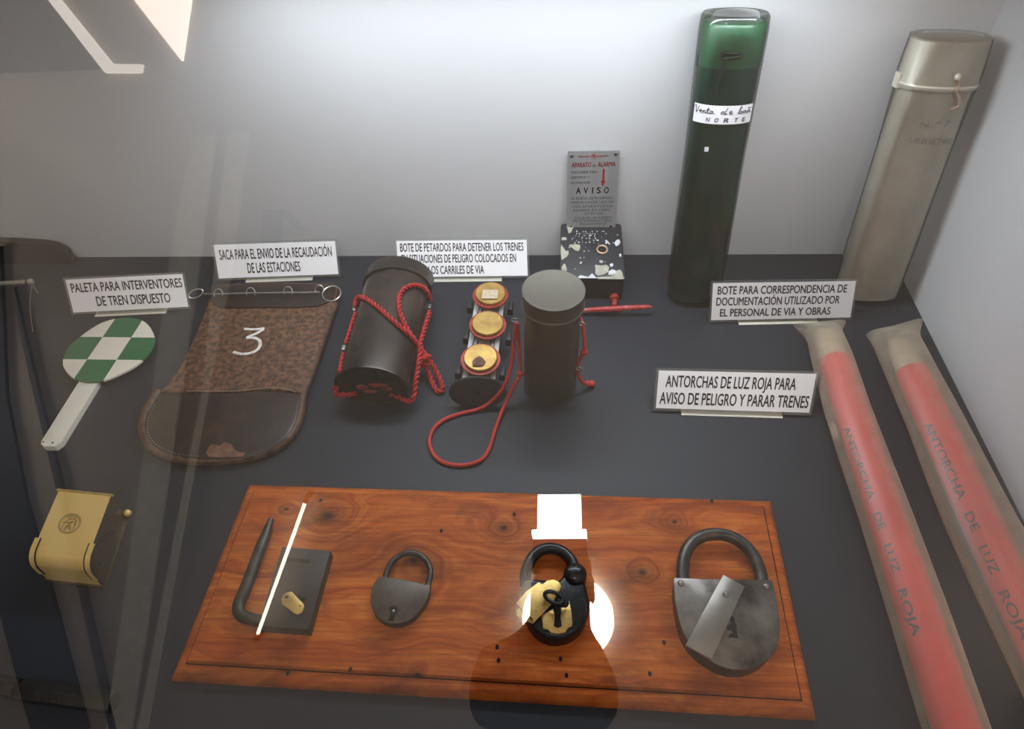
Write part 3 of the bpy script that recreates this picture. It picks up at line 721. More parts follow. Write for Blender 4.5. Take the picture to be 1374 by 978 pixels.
chips = [[(55, 262), (80, 300), (98, 325), (124, 322), (126, 355), (100, 385), (60, 410), (50, 340)], [(130, 268), (180, 262), (232, 268), (235, 300), (215, 328), (185, 318), (160, 296), (130, 284)],
         [(60, 200), (105, 198), (108, 222), (60, 226)], [(60, 480), (80, 445), (95, 450), (110, 500), (100, 530), (60, 520)], [(372, 455), (430, 462), (480, 455), (505, 475), (498, 520), (455, 545), (400, 556), (375, 535), (378, 500)],
         [(560, 515), (610, 500), (630, 530), (640, 575), (590, 575), (560, 560), (500, 550), (480, 556)], [(390, 572), (560, 560), (650, 575), (640, 590), (400, 588)], [(110, 60), (160, 62), (170, 100), (150, 150), (125, 160), (110, 100)], [(415, 412), (445, 415), (450, 432), (430, 440), (415, 430)]]
for c in chips: MB().prism([fp(x, y, .0006) for x, y in c], -fn * .0008).build('bare_patch', 'chip', al, 0)
m1 = MB()
wch = [[(555, 250), (575, 222), (600, 218), (612, 240), (598, 268), (570, 280)], [(500, 520), (530, 498), (562, 505), (570, 535), (500, 545)], [(205, 575), (240, 552), (270, 560), (310, 568), (345, 535), (370, 560), (390, 580), (210, 580)],
       [(472, 222), (486, 225), (516, 262), (505, 264), (490, 245), (484, 258), (474, 258)], [(228, 438), (245, 422), (252, 432), (238, 446)], [(600, 355), (616, 352), (620, 375), (605, 382)], [(510, 448), (540, 440), (545, 465), (520, 475)]]
for c in wch: MB().prism([fp(x, y, .0009) for x, y in c], -fn * .001).build('white_chip', 'chip_white', al, 0)
rnd_ = random.Random(7)
for k in range(90):
    x = rnd_.uniform(175, 490) if k < 66 else rnd_.uniform(60, 600); y = rnd_.choice([142, 163, 182, 203, 226, 246]) + rnd_.uniform(-4, 4) if k < 66 else rnd_.uniform(150, 540)
    s_ = rnd_.uniform(2, 8); m1.prism([fp(x + s_ * math.cos(a) * rnd_.uniform(.6, 1.3), y + s_ * .8 * math.sin(a) * rnd_.uniform(.6, 1.3), .0009) for a in (0, 1.2, 2.5, 3.8, 5)], -fn * .001)
m1.build('paint_specks', 'chip_white', al, 0)['kind'] = 'stuff'
rc = fp(440, 312, .002); ru = (BR - BL).normalized(); rv = fn.cross(ru)
MB().ring([rc + ru * (.0103 * math.cos(a)) + rv * (.0103 * math.sin(a)) for a in [k * math.pi / 16 for k in range(32)]], .0021).build('copper_ring', 'copper', al)
MB().lathe(rc - fn * .002, fn, [(0, .009), (.0008, .009)], 24).build('keyhole', 'hole', al)
MB().lathe(rc - fn * .001, fn, [(0, .003), (.0012, .0025)], 12).build('key_post', 'black_rubber', al)
zl = .018
yl = yf - .045
def WL(x, y): return W(*cb(x, y), yl)
pl_, pr_ = WL(225, 885), WL(910, 848)
mid = pl_.lerp(pr_, .5)
MB().tube([pl_, pl_.lerp(pr_, .04), pl_.lerp(pr_, .5), pl_.lerp(pr_, .95), pr_], [.001, .0048, .0062, .0045, .001], 8).build('lever_bar', 'red_iron', al)
sx = WL(553, 850); s0 = W(*cb(553, 760), yf)
MB().tube([V((s0.x, yf + .002, s0.z)), V((s0.x, yf - .008, s0.z)), V((s0.x, yf - .009, s0.z)), sx], [.0092, .0088, .0050, .0052], 14).build('lever_stem', 'red_iron', al)

# aluminium plaque leaning on the wall behind
c7 = crop(693 / 85., 755, 195)
A0 = W(*c7(40, 922), yb - .010); B0 = W(*c7(575, 934), yb - .010)
A0.z = B0.z = (A0.z + B0.z) / 2
pe = (B0 - A0).normalized(); pup = V((0, .03, 1)).normalized(); pn = pe.cross(pup).normalized(); pn = pn if pn.y < 0 else -pn
D0_, C0_ = hit(*c7(58, 62), A0, pn), hit(*c7(628, 55), A0, pn)
pq = empty('alarm_plaque', (A0 + B0) / 2, 'upright aluminium instruction plaque reading APARATO DE ALARMA AVISO behind the black box', 'plaque')
sc_up = (D0_ - A0).normalized()
def fq(u, v, w=0.): return A0 * ((1 - u) * (1 - v)) + B0 * (u * (1 - v)) + C0_ * (u * v) + D0_ * ((1 - u) * v) + pn * w
MB().prism([fq(0, 0, .0), fq(1, 0, .0), fq(1, 1, .0), fq(0, 1, .0)], -pn * .002, .0006).build('plate', 'alu', pq, 20)
def uv7(x, y):
    v = (922 + (934 - 922) * (x / 693) - y) / 868.; xl = 40 + 18 * v; xr = 575 + 53 * v
    return (x - xl) / (xr - xl), v
def plaque_text(st, x0, x1, yb_, yt, m):
    a, b = uv7(x0, yb_), uv7(x1, yb_); h = uv7(x0, yt)[1] - a[1]
    MB().text(st, lambda x, y: fq(a[0] + (b[0] - a[0]) * x, a[1] + (b[1] - a[1]) * x + h * y, .0006), m != 'grey_print').build('lettering', m, pq, 0)
plaque_text('FRENOS', 170, 290, 124, 106, 'red_print'); plaque_text('VACIO', 378, 500, 124, 106, 'red_print')
plaque_text('APARATO', 98, 312, 222, 176, 'red_print'); plaque_text('de', 328, 364, 222, 190, 'grey_print'); plaque_text('ALARMA', 384, 578, 222, 176, 'red_print')
plaque_text('DESCUBRIR PARA', 92, 385, 288, 262, 'grey_print'); plaque_text('SERVIRSE Y', 92, 296, 342, 316, 'grey_print'); plaque_text('ROMPASE', 92, 300, 400, 374, 'grey_print')
for x, ch, ww in ((146, 'A', 52), (228, 'V', 50), (320, 'I', 12), (372, 'S', 44), (452, 'O', 52)): plaque_text(ch, x, x + ww, 505, 440, 'ink')
for st_, x0, x1, y in (('SE RUEGA DE RIGUROSA-', 92, 556, 570), ('MENTE HACER USO DE', 92, 556, 616), ('LOS APARATOS DE', 110, 545, 662), ('ALARMA EN CASO', 110, 520, 704), ('JUSTIFICADO', 240, 440, 744), ('CUALQUIER USO INDEBIDO', 130, 540, 792), ('DE ESTE APARATO SERA', 115, 540, 826), ('SANCIONADO POR LEY', 185, 480, 864)):
    plaque_text(st_, x0, x1, y, y - 26, 'grey_print')
lg = MB()
def qd(l, w=.0006): return [fq(*uv7(x, y), w) for x, y in l]
lg.ring(qd([(302, 114), (338, 92), (376, 114), (338, 138)]), .0005, 4); lg.prism(qd([(322, 114), (338, 104), (354, 114), (338, 126)]), -pn * .0003)
lg.build('emblem', 'red_print', pq, 0)
MB().prism(qd([(440, 246), (460, 246), (458, 372), (470, 374), (436, 434), (418, 374), (432, 372)]), -pn * .0003).build('arrow', 'red_print', pq, 0)
for x, y, m in [(100, 104, 'steel'), (582, 98, 'steel'), (92, 884, 'hole'), (526, 884, 'hole')]:
    q = fq(*uv7(x, y), .0002)
    MB().lathe(q, pn, [(0, .0036), (.0012, .0030), (.0013, .0008)] if m == 'steel' else [(0, .0026), (.0006, .0026)], 14).build('screw' if m == 'steel' else 'screw_hole', m, pq)

# ------------------------------------------------------------------ document tubes
def leaning(name, bpx, tpx, wb, wt, flat, label, bm, lm, gap, lidpx, xoff=0, pw=1.0):
    A = G(*bpx, 0.0)
    yt = back_y(0) - .045
    B = W(*tpx, yt)
    r = (wb * mpp(A) + wt * mpp(B)) / 4
    ax = (B - A).normalized()
    c = Cyl(A, B, V((1, 0, 0)), r, r * flat)
    lift = abs(c.e2.z) * r * flat + abs(c.e1.z) * r
    c.A = A + ax * (lift / ax.z); c.L = (B - c.A).length
    root = empty(name, A, label, 'tube')
    hl = c.at(*lidpx)[0]
    return c, root, hl
c8 = crop(5.15, 900, 10)
gt, gr, hl = leaning('green_document_tube', (929, 398), (986, 27), 66, 84, .72, 'tall dark green document tube leaning on back wall, with wired lid and handwritten label', 0, 0, 0, (968, 89))
L = gt.L
gt.solid(MB(), [(0, -.006), (0, -.002), (.003, 0), (hl, 0), (hl, -.003)], 56, .9).build('body', 'green_tube', gr)
gt.solid(MB(), [(hl - .004, .0005), (hl - .004, .0022), (L - .006, .0015), (L - .001, -.001), (L, -.006), (L - .001, -.02)], 56, .9).build('lid', 'green_lid', gr)
gt.solid(MB(), [(0.006, .003), (.10, .0045), (.3, .003), (hl, .005), (hl + .05, .0055), (L + .008, .004), (L + .012, .001), (L + .007, -.015)], 40, .85).build('plastic_wrap', 'wrap', gr, 60)
def onc(c, pts, out): return [c.P(*c.at(x, y)[:2], out) for x, y in pts]
q = onc(gt, [c8(*p) for p in [(355, 325), (380, 306), (420, 315), (470, 312), (478, 330), (440, 342), (400, 345), (365, 350), (352, 330)]], .004)
MB().tube(cat_rom(q, 4), .0026, 8).build('wire_latch', 'dark_wire', gr)
q = onc(gt, [c8(*p) for p in [(385, 345), (370, 400), (350, 460), (330, 520), (316, 578)]], .005)
MB().tube(cat_rom(q, 4), .0020, 8).build('wire_tail', 'dark_wire', gr)
gt_l = gt.at(*c8(175, 385))
MB().box(gt.P(hl + .002, math.pi, .001), gt.ax * .008, gt.e1 * .0035, gt.e2 * .006, .001).build('side_hasp', 'dark_wire', gr)
# pasted paper label
h0 = (gt.at(*c8(345, 800))[0] + 0); h1 = gt.at(*c8(355, 672))[0]
a0 = gt.at(*c8(180, 720))[1]; a1 = gt.at(*c8(528, 720))[1]
def strip_grid(c, h0, h1, a0, a1, out, n=20):
    mb = MB(); rows = [[c.P(h, a0 + (a1 - a0) * i / n, out) for i in range(n + 1)] for h in (h0, h1)]
    # follow the slightly squared section by using the outline radius
    mb.loft(rows, close=False, cap0=False, cap1=False); return mb
def sqP(c, h, a, out, pw):
    f = lambda v: math.copysign(abs(v) ** pw, v)
    return c.A + c.ax * h + c.e1 * ((c.r1 + out) * f(math.cos(a))) + c.e2 * ((c.r2 + out) * f(math.sin(a)))
n = 24
MB().loft([[sqP(gt, h, a0 + (a1 - a0) * i / n, .0062, .9) for i in range(n + 1)] for h in (h0, h1)], close=False, cap0=False, cap1=False).build('paper_label', 'paper', gr)
hh = h1 - h0
def hand(st, fu0, fu1, vb, vc, sh=0.0):
    MB().text(st, lambda x, y: sqP(gt, h0 + hh * (vb + (vc - vb) * y), a0 + (a1 - a0) * (fu0 + (fu1 - fu0) * x + sh * y), .0068, .9)).build('handwriting', 'ink_blue', gr, 0)
cur = [[(.02, .80), (.05, .86), (.07, .48), (.12, .86)], [(.13, .58), (.18, .62), (.165, .68), (.14, .64), (.145, .54), (.18, .52)],
       [(.20, .66), (.205, .52), (.215, .62), (.235, .66), (.245, .53), (.265, .53)], [(.265, .55), (.29, .84), (.285, .54), (.31, .53)], [(.265, .72), (.32, .74)],
       [(.36, .65), (.33, .66), (.32, .58), (.335, .52), (.36, .60), (.365, .66), (.37, .54), (.40, .53)], [(.53, .65), (.50, .66), (.485, .58), (.50, .52), (.53, .58), (.56, .88), (.535, .56), (.56, .52)],
       [(.58, .58), (.62, .62), (.605, .68), (.585, .64), (.59, .54), (.63, .52)], [(.71, .55), (.76, .88), (.735, .86), (.72, .56), (.74, .52), (.77, .56), (.765, .64), (.74, .62)],
       [(.83, .65), (.80, .66), (.79, .58), (.805, .52), (.83, .60), (.84, .66), (.845, .54), (.87, .55)], [(.88, .64), (.885, .53), (.90, .64), (.92, .65), (.93, .54), (.96, .55)], [(.885, .76), (.905, .79), (.92, .76), (.945, .79)]]
mb = MB()
for c in cur: mb.tube(cat_rom([sqP(gt, h0 + hh * (.08 + y * .95), a0 + (a1 - a0) * x, .0068, .9) for x, y in c], 4), .0006, 5)
mb.build('handwriting', 'ink_blue', gr, 60)
q = gt.P(*gt.at(949, 199)[:2], .0052)
MB().box(q, gt.e1 * .0035, gt.ax * .004, gt.e2 * .0004).build('paint_chip', 'chip_white', gr)
for i, ch in enumerate('NORTE'): hand(ch, .27 + i * .13, .33 + i * .13, .12, .34, .01)

kt, kr, hl = leaning('grey_document_tube', (1159, 396), (1276, 50), 72, 103, .62, 'khaki grey painted metal document tube leaning in the right corner of the case', 0, 0, 0, (1258, 117))
L = kt.L
kt.solid(MB(), [(0, -.006), (0, -.002), (.004, 0), (.3, .001), (hl, 0), (hl, -.003)], 56, .8).build('body', 'grey_tube', kr)
kt.solid(MB(), [(hl - .006, .001), (hl - .008, .005), (hl, .0085), (hl + .006, .005), (L - .008, .003), (L - .002, .002), (L, -.002), (L - .002, -.02)], 56, .8).build('lid', 'grey_tube_lid', kr)
kt.solid(MB(), [(0.004, .003), (.10, .0045), (.3, .0035), (hl - .02, .006), (hl + .02, .008), (L + .003, .005), (L + .005, .0)], 40, .8).build('plastic_wrap', 'wrap', kr, 60)
c1b = crop(1374 / 374., 1000, 0)
q = onc(kt, [c1b(*p) for p in [(1030, 375), (1035, 410), (1020, 440), (1030, 480), (1025, 515), (990, 530)]], .010)
MB().tube(cat_rom(q, 4), .0022, 8).build('latch_wire', 'copper', kr)
q = onc(kt, [c1b(1032, 372)], .009)[0]
MB().sphere(q, .006, 12).build('latch_stud', 'grey_tube_lid', kr)
MB().box(kt.P(hl + .002, math.pi, .006), kt.ax * .012, kt.e1 * .004, kt.e2 * .008, .002).build('side_hasp', 'grey_tube_lid', kr)
def tubetext(c, st, p0, p1, cap, out, m, root, pw=.8):
    h0_, a0_ = c.at(*p0)[:2]; h1_, a1_ = c.at(*p1)[:2]
    MB().text(st, lambda x, y: sqP(c, h0_ + (h1_ - h0_) * x + cap * y, a0_ + (a1_ - a0_) * x, out, pw), False).build('lettering', m, root, 0)
tubetext(kt, 'N.º 7', c1b(870, 630), c1b(985, 620), .010, .0015, 'faint_print', kr)
tubetext(kt, 'URBIETAND', c1b(820, 702), c1b(1000, 706), .010, .0015, 'faint_print', kr)

# ------------------------------------------------------------------ red flares
def wrap_mat():
    t = NT('waxed_wrapper_paper'); t.t.nodes.remove(t.b)
    col = t.ramp(t.noise(t.co(), 40, 5), [(.3, (.66, .58, .46)), (.7, (.54, .46, .36))])
    df = t.n('ShaderNodeBsdfDiffuse'); t.put(df.inputs[0], col)
    tl_ = t.n('ShaderNodeBsdfTranslucent'); t.put(tl_.inputs[0], col)
    tr = t.n('ShaderNodeBsdfTransparent'); tr.inputs[0].default_value = (1, .93, .88, 1)
    gl = t.n('ShaderNodeBsdfGlossy'); gl.inputs['Roughness'].default_value = .38
    m0 = t.n('ShaderNodeMixShader'); m0.inputs[0].default_value = .25
    t.t.links.new(df.outputs[0], m0.inputs[1]); t.t.links.new(tl_.outputs[0], m0.inputs[2])
    m1 = t.n('ShaderNodeMixShader'); lw = t.n('ShaderNodeLayerWeight'); lw.inputs[0].default_value = .45
    f = t.math('ADD', t.math('MULTIPLY', lw.outputs['Facing'], .80), .12, clamp=True)
    t.put(m1.inputs[0], f); t.t.links.new(tr.outputs[0], m1.inputs[1]); t.t.links.new(m0.outputs[0], m1.inputs[2])
    m2 = t.n('ShaderNodeMixShader'); m2.inputs[0].default_value = .05
    t.t.links.new(m1.outputs[0], m2.inputs[1]); t.t.links.new(gl.outputs[0], m2.inputs[2]); t.t.links.new(m2.outputs[0], t.out.inputs[0])
    return t.m
MT['waxed'] = wrap_mat()
MT['waxed_end'] = mat('waxed_paper_end', (.50, .44, .34), (.40, .34, .25), .55, scale=30, bump=.4, bscale=40)
def flare(label, cpx, widths, endpx, redpx, red_off, rr_, txt, flat=.80):
    # cpx: centreline pixels of the wrapper; widths: horizontal pixel widths
    Z = .034
    pts = [G(*p, Z) for p in cpx]
    hw = [w_ * mpp(q) * .5 for w_, q in zip(widths, pts)]
    ax = (pts[-1] - pts[1]); ax.z = 0; ax.normalize(); sd = V((-ax.y, ax.x, 0)); sd = sd if sd.x > 0 else -sd
    root = empty('red_flare', V((pts[1].x, pts[1].y, 0)), label, 'flare', 'red railway flares in waxed paper')
    n = 36; rings = []
    # open twisted mouth
    E0, E1 = G(*endpx[0], .030), G(*endpx[1], .036)
    def rg(c, u, a_, b_, wob=0):
        return [c + u * (a_ * math.cos(t)) + V((0, 0, b_ * math.sin(t) + wob * math.sin(3 * t))) for t in [2 * math.pi * k / n for k in range(n)]]
    ec = (E0 + E1) / 2; eu_ = (E1 - E0).normalized()
    rings.append(rg(ec, eu_, (E1 - E0).length / 2, .010, .003))
    hs = [rr_ + .0045 for h_ in hw]
    c0 = pts[0]; rings.append(rg(V((c0.x, c0.y, .030)).lerp(ec, .45), sd.lerp(eu_, .5).normalized(), hw[0] * 1.12, .020, .002))
    for i, q in enumerate(pts):
        s_ = hs[i]; rings.append(rg(V((q.x, q.y, s_ + .001)), sd, hw[i], s_, .0006 * (i % 2)))
    # shift along: extend beyond the frame
    q = pts[-1] + ax * .10; rings.append(rg(V((q.x, q.y, hs[-1] + .001)), sd, hw[-1], hs[-1]))
    q = pts[-1] + ax * .14; rings.append(rg(V((q.x, q.y, .02)), sd, hw[-1] * 1.1, .004))
    MB().loft(rings, True, False, False).build('paper_wrapper', 'waxed', root, 70)
    # red stick
    off_ = sd * red_off
    s0 = G(*redpx, .034); a0 = V((s0.x, s0.y, 0)); b0 = V((pts[-1].x, pts[-1].y, 0)) + off_ + ax * .08
    zc = rr_ + .003
    a0.z = b0.z = zc
    ck = Cyl(a0, b0, sd, rr_, rr_)
    ck.solid(MB(), [(0, -.004), (.001, -.001), (.003, 0), (ck.L, 0), (ck.L, -.002)], 40).build('red_stick', 'flare_red', root)
    # stick end plug in grey paper up to the mouth
    ck2 = Cyl(a0 - ck.ax * .075, a0, sd, rr_ * .93, rr_ * .8)
    ck2.solid(MB(), [(0, -.008), (.02, -.003), (ck2.L - .001, 0)], 32).build('inner_paper', 'waxed_end', root)
    for st, p0, p1, cap in txt:
        h0_, th0 = ck.at(*p0)[:2]; h1_, th1 = ck.at(*p1)[:2]
        MB().text(st, lambda x, y: ck.P(h0_ + (h1_ - h0_) * x, th0 + (th1 - th0) * x - cap / rr_ * (y), .0008)).build('lettering', 'faded_ink', root, 0)
    return root, ck
ra, cka = flare('left red flare in translucent paper, beside the largest caption card', [(1107, 452), (1117, 482), (1138, 552), (1160, 615), (1191, 700), (1235, 830), (1283, 978)], [46, 53, 60, 64, 69, 77, 86], [(1065, 436), (1135, 433)], (1121, 484), .0015, .0285,
      [('ANTORCHA', (1132, 575), (1166, 672), .011), ('DE', (1172, 690), (1180, 712), .011), ('LUZ', (1186, 732), (1199, 770), .011), ('ROJA', (1205, 792), (1226, 855), .011)])
rb_, ckb = flare('right red flare in wide wrinkled paper, along the right wall', [(1203, 458), (1222, 498), (1257, 570), (1288, 640), (1316, 700), (1359, 784), (1460, 978)], [62, 66, 76, 86, 95, 106, 124], [(1162, 449), (1238, 430)], (1224, 499), -.012, .0285,
      [('ANTORCHA', (1240, 570), (1287, 672), .013), ('DE', (1294, 690), (1305, 715), .013), ('LUZ', (1313, 735), (1331, 772), .013), ('ROJA', (1340, 795), (1372, 860), .013)], .66)
q = cka.P(*cka.at(1119, 579)[:2], .004)
MB().box(G(1119.5, 579, .034), V((.004, 0, 0)), cka.ax * .016, V((0, 0, .003)), .001).build('torn_paper_edge', 'waxed_end', ra)

# ------------------------------------------------------------------ wooden board
BT = .024
bTL, bTR = G(330, 643, BT), G(1038, 665, BT)
bBR, bBL = G(1094, 966, .003), G(231, 913, .003)
for p in (bTL, bTR, bBR, bBL): p.z = 0
bd = empty('wooden_board', (bTL + bTR + bBR + bBL) / 4, 'varnished orange-brown knotty wooden board with routed edge carrying the padlocks', 'board')
def knotwood(name, knots, off):
    t = NT(name); co = t.co(); x, y, z = t.sep(co)
    n1 = t.noise(t.scale(co, (1.6, 5, 1)), 2.2, 3, .5)
    Fd = t.math('ADD', t.math('MULTIPLY', y, 9.0), t.math('MULTIPLY', n1, 1.5))
    dark = None
    for kx, ky, amp, sz in knots:
        p = G(kx, ky, BT) - off
        dx = t.math('SUBTRACT', x, p.x); dy = t.math('MULTIPLY', t.math('SUBTRACT', y, p.y), 1.25)
        d2 = t.math('ADD', t.math('MULTIPLY', dx, dx), t.math('MULTIPLY', dy, dy))
        gs = t.math('EXPONENT', t.math('MULTIPLY', d2, -1 / (sz * sz)))
        Fd = t.math('ADD', Fd, t.math('MULTIPLY', gs, amp))
        core = t.math('MULTIPLY', t.math('EXPONENT', t.math('MULTIPLY', d2, -1 / (sz * sz * .05))), .75)
        halo = t.math('MULTIPLY', t.math('EXPONENT', t.math('MULTIPLY', d2, -1 / (sz * sz * .8))), .35)
        kk = t.math('ADD', core, halo); dark = kk if dark is None else t.math('MAXIMUM', dark, kk)
    ringn = t.noise(t.comb(t.math('MULTIPLY', Fd, 5.5), t.math('MULTIPLY', x, 1.3), 0.0), 1.0, 6, .62)
    fine = t.noise(t.scale(co, (9, 260, 1)), 1.0, 5, .6)
    pat = t.noise(t.scale(co, (4, 8, 1)), 2.2, 6, .65, .6)
    c = t.ramp(ringn, [(.28, (.20, .036, .008)), (.42, (.43, .088, .015)), (.54, (.56, .140, .024)), (.70, (.68, .21, .038))])
    c = t.mix(t.math('MULTIPLY', t.math('SUBTRACT', fine, .44, clamp=True), 2.0), c, (.18, .035, .010))
    c = t.mix(t.ramp(pat, [(.46, 0.0), (.70, .72)]), c, (.13, .028, .009))
    c = t.mix(dark, c, (.045, .016, .009))
    t.set(c, .5, 0, .12)
    t.bump(ringn, .12, .001); return t.m
off = V(bd['_o'])
MT['board'] = knotwood('varnished_pine', [(440, 692, 1.1, .045), (676, 708, .8, .026), (862, 768, .8, .026), (556, 750, -1.0, .05), (384, 683, .7, .018), (560, 905, .5, .02), (905, 700, .5, .02)], off)
MT['board_edge'] = knotwood('varnished_pine_edge', [(470, 940, .5, .012)], off)
base_ = [bBL, bBR, bTR, bTL]
prof = [(0, 0), (0, .006), (.002, .011), (.006, .0155), (.011, .0180), (.0165, .0186), (.0172, .0172), (.0186, .0172), (.0192, .0215), (.0205, BT)]
MB().loft([inset(base_, d_, V((0, 0, 1)), V((0, 0, z_))) for d_, z_ in prof[:7]], cap1=False).build('moulded_edge', 'board_edge', bd, 30)
MB().loft([inset(base_, .0165, V((0, 0, 1)), V((0, 0, .001)))] + [inset(base_, d_, V((0, 0, 1)), V((0, 0, z_))) for d_, z_ in prof[6:]]).build('panel', 'board', bd, 30)
MB().loft([inset(base_, .0168, V((0, 0, 1)), V((0, 0, .0175))), inset(base_, .0188, V((0, 0, 1)), V((0, 0, .0175)))], cap0=False, cap1=False).build('groove', 'hole', bd, 0)
for x, y in [(386, 903), (955, 672), (752, 884), (760, 906), (667, 868), (669, 886), (891, 862), (872, 904), (592, 712), (430, 671), (470, 898), (690, 690)]:
    MB().lathe(G(x, y, BT + .0001), V((0, 0, 1)), [(0, .0026), (.0003, .0016)], 9, V((1, 0, 0)), 1, 1.4).build('nail_hole', 'hole', bd)

# ------------------------------------------------------------------ rectangular lock with L shackle
def flat_prism(name, pts, cr_, z0, z1, m, root, bev=.0012, smooth=35, curve=0):
    P = [G(*cr_(*p), z1) for p in pts]
    if curve: P = cat_rom(P, curve, True)
    return MB().prism(P, V((0, 0, z0 - z1)), bev).build(name, m, root, smooth)
cL = crop(792 / 170., 300, 660)
L1 = empty('rectangular_lock', G(395, 790, BT), 'black rectangular iron lock with long L-shaped shackle and small brass tag', 'padlock', 'old padlocks on the board')
z1 = BT + .020
flat_prism('body', [(365, 340), (668, 366), (532, 860), (215, 838)], cL, BT, z1, 'iron_plate', L1, .0015)
flat_prism('slot', [(400, 408), (545, 422), (538, 446), (392, 432)], cL, z1 - .001, z1 + .0003, 'hole', L1, 0)
flat_prism('keyhole', [(455, 652), (470, 645), (490, 658), (515, 660), (515, 682), (490, 684), (470, 670)], cL, z1 - .001, z1 + .0003, 'hole', L1, 0)
flat_prism('brass_tag', [(361, 668), (374, 642), (400, 626), (425, 622), (500, 700), (503, 725), (490, 750), (465, 764), (440, 757), (366, 700)], cL, z1 + .0004, z1 + .0026, 'brass_dull', L1, .0006)
MB().lathe(G(*cL(394, 657), z1 + .0027), V((0, 0, 1)), [(0, .0028), (.0005, .0022)], 12).build('tag_rivet', 'hole', L1)
MB().lathe(G(*cL(478, 712), z1 + .0027), V((0, 0, 1)), [(0, .0012), (.0005, .0010)], 8).build('tag_hole', 'hole', L1)
sh = [G(*cL(*p), BT + .012) for p in [(296, 172), (282, 215), (262, 275), (232, 350), (200, 435), (165, 530), (128, 625), (100, 690), (93, 735), (112, 772), (150, 790), (200, 800), (250, 812)]]
sp = cat_rom(sh, 4); m_ = len(sp)
MB().tube(sp, [.0045 + .0042 * min(1, i / (m_ * .22)) for i in range(m_)], 14).build('shackle', 'iron', L1, 60)

# ------------------------------------------------------------------ small padlock
cS = crop(1161 / 190., 450, 700)
L2 = empty('small_padlock', G(538, 800, BT), 'small dark iron padlock with rounded body, second from the left on the board', 'padlock', 'old padlocks on the board')
z1 = BT + .017
fo = [(375, 447), (480, 462), (580, 480), (680, 500), (775, 522), (772, 575), (752, 635), (718, 692), (680, 742), (640, 780), (595, 810), (545, 828), (490, 834), (440, 829), (395, 812), (355, 785), (320, 745), (298, 700), (288, 650), (290, 595), (302, 545), (320, 500), (345, 465)]
flat_prism('body', fo, cS, BT, z1 - .002, 'iron_plate', L2, 0)
flat_prism('face_plate', fo, cS, z1 - .002, z1, 'iron_brown', L2, .0008)
sh = [G(*cS(*p), BT + .010) for p in [(408, 470), (425, 405), (452, 350), (490, 305), (540, 272), (600, 256), (660, 262), (715, 290), (755, 335), (778, 395), (776, 450), (756, 535)]]
sp = cat_rom(sh, 4)
MB().tube(sp, [(.0045, .0045)] * len(sp), 10).build('shackle', 'iron', L2, 60)
flat_prism('keyhole', [(440, 728), (445, 700), (465, 688), (490, 686), (512, 700), (520, 728), (508, 755), (490, 766), (475, 815), (428, 812), (450, 768)], cS, z1 - .001, z1 + .0004, 'hole', L2, 0)
q = G(*cS(478, 728), z1 + .0006)
MB().ring([q + V((.0052 * math.cos(a), .0052 * math.sin(a), 0)) for a in [k * math.pi / 8 for k in range(16)]], .0009, 6).build('keyhole_rim', 'iron', L2)
MB().lathe(q - V((0, 0, .0004)), V((0, 0, 1)), [(0, .002), (.0008, .0018)], 10).build('key_pin', 'steel', L2)

# ------------------------------------------------------------------ central padlock with brass
cM = crop(761 / 140., 690, 690)
L3 = empty('brass_plated_padlock', G(743, 810, BT), 'black padlock with brass cover plates and inserted key, third from the left on the board', 'padlock', 'old padlocks on the board')
z1 = BT + .026
mo = [(60, 470), (90, 455), (150, 462), (240, 470), (330, 468), (358, 430), (400, 420), (480, 430), (516, 480), (535, 560), (548, 620), (546, 690), (530, 750), (495, 810), (450, 855), (390, 888), (330, 902), (265, 900), (205, 880), (150, 840), (108, 790), (80, 730), (62, 660), (52, 590), (48, 520)]
P = cat_rom([G(*cM(*p), z1) for p in mo], 3, True)
MB().prism(P, V((0, 0, BT - z1)), .007, 4).build('body', 'iron_black', L3, 60)
sh = [G(*cM(*p), BT + .014) for p in [(85, 520), (82, 440), (105, 365), (140, 305), (195, 262), (260, 248), (330, 262), (385, 300), (425, 355), (440, 420), (440, 470)]]
MB().tube(cat_rom(sh, 4), .0085, 14).build('shackle', 'iron_black', L3, 60)
q = G(*cM(445, 440), z1 - .002)
MB().lathe(q, V((0, 0, 1)), [(-.018, .0165), (0, .0165), (.005, .0155), (.009, .011), (.0105, .003)], 28).build('hinge_boss', 'iron_black', L3, 60)
flat_prism('brass_escutcheon', [(200, 735), (280, 690), (345, 680), (385, 675), (400, 628), (416, 700), (424, 790), (420, 815), (392, 828), (372, 860), (320, 870), (268, 862), (248, 838), (212, 832)], cM, z1, z1 + .0022, 'brass_dull', L3, .0005)
flat_prism('brass_cover', [(14, 645), (90, 560), (178, 493), (205, 510), (240, 482), (285, 474), (325, 490), (342, 520), (335, 550), (320, 568), (278, 650), (210, 720), (140, 792), (135, 760), (60, 700)], cM, z1 + .0035, z1 + .0060, 'brass_dull', L3, .0006)
flat_prism('brass_backplate', [(12, 700), (40, 680), (130, 770), (138, 795), (60, 760), (20, 730)], cM, z1 - .002, z1 + .001, 'brass_dull', L3, .0004)
flat_prism('keyhole', [(288, 660), (330, 660), (342, 700), (335, 740), (348, 815), (320, 828), (288, 815), (296, 740), (285, 700)], cM, z1 + .002, z1 + .0026, 'hole', L3, 0)
kr_ = [G(*cM(290 + 72 * math.cos(a) * math.cos(.45) - 36 * math.sin(a) * math.sin(.45), 608 + 72 * math.cos(a) * math.sin(.45) + 36 * math.sin(a) * math.cos(.45)), z1 + .016) for a in [k * math.pi / 12 for k in range(24)]]
MB().ring(kr_, .0030, 8).build('key_bow', 'iron_black', L3, 60)
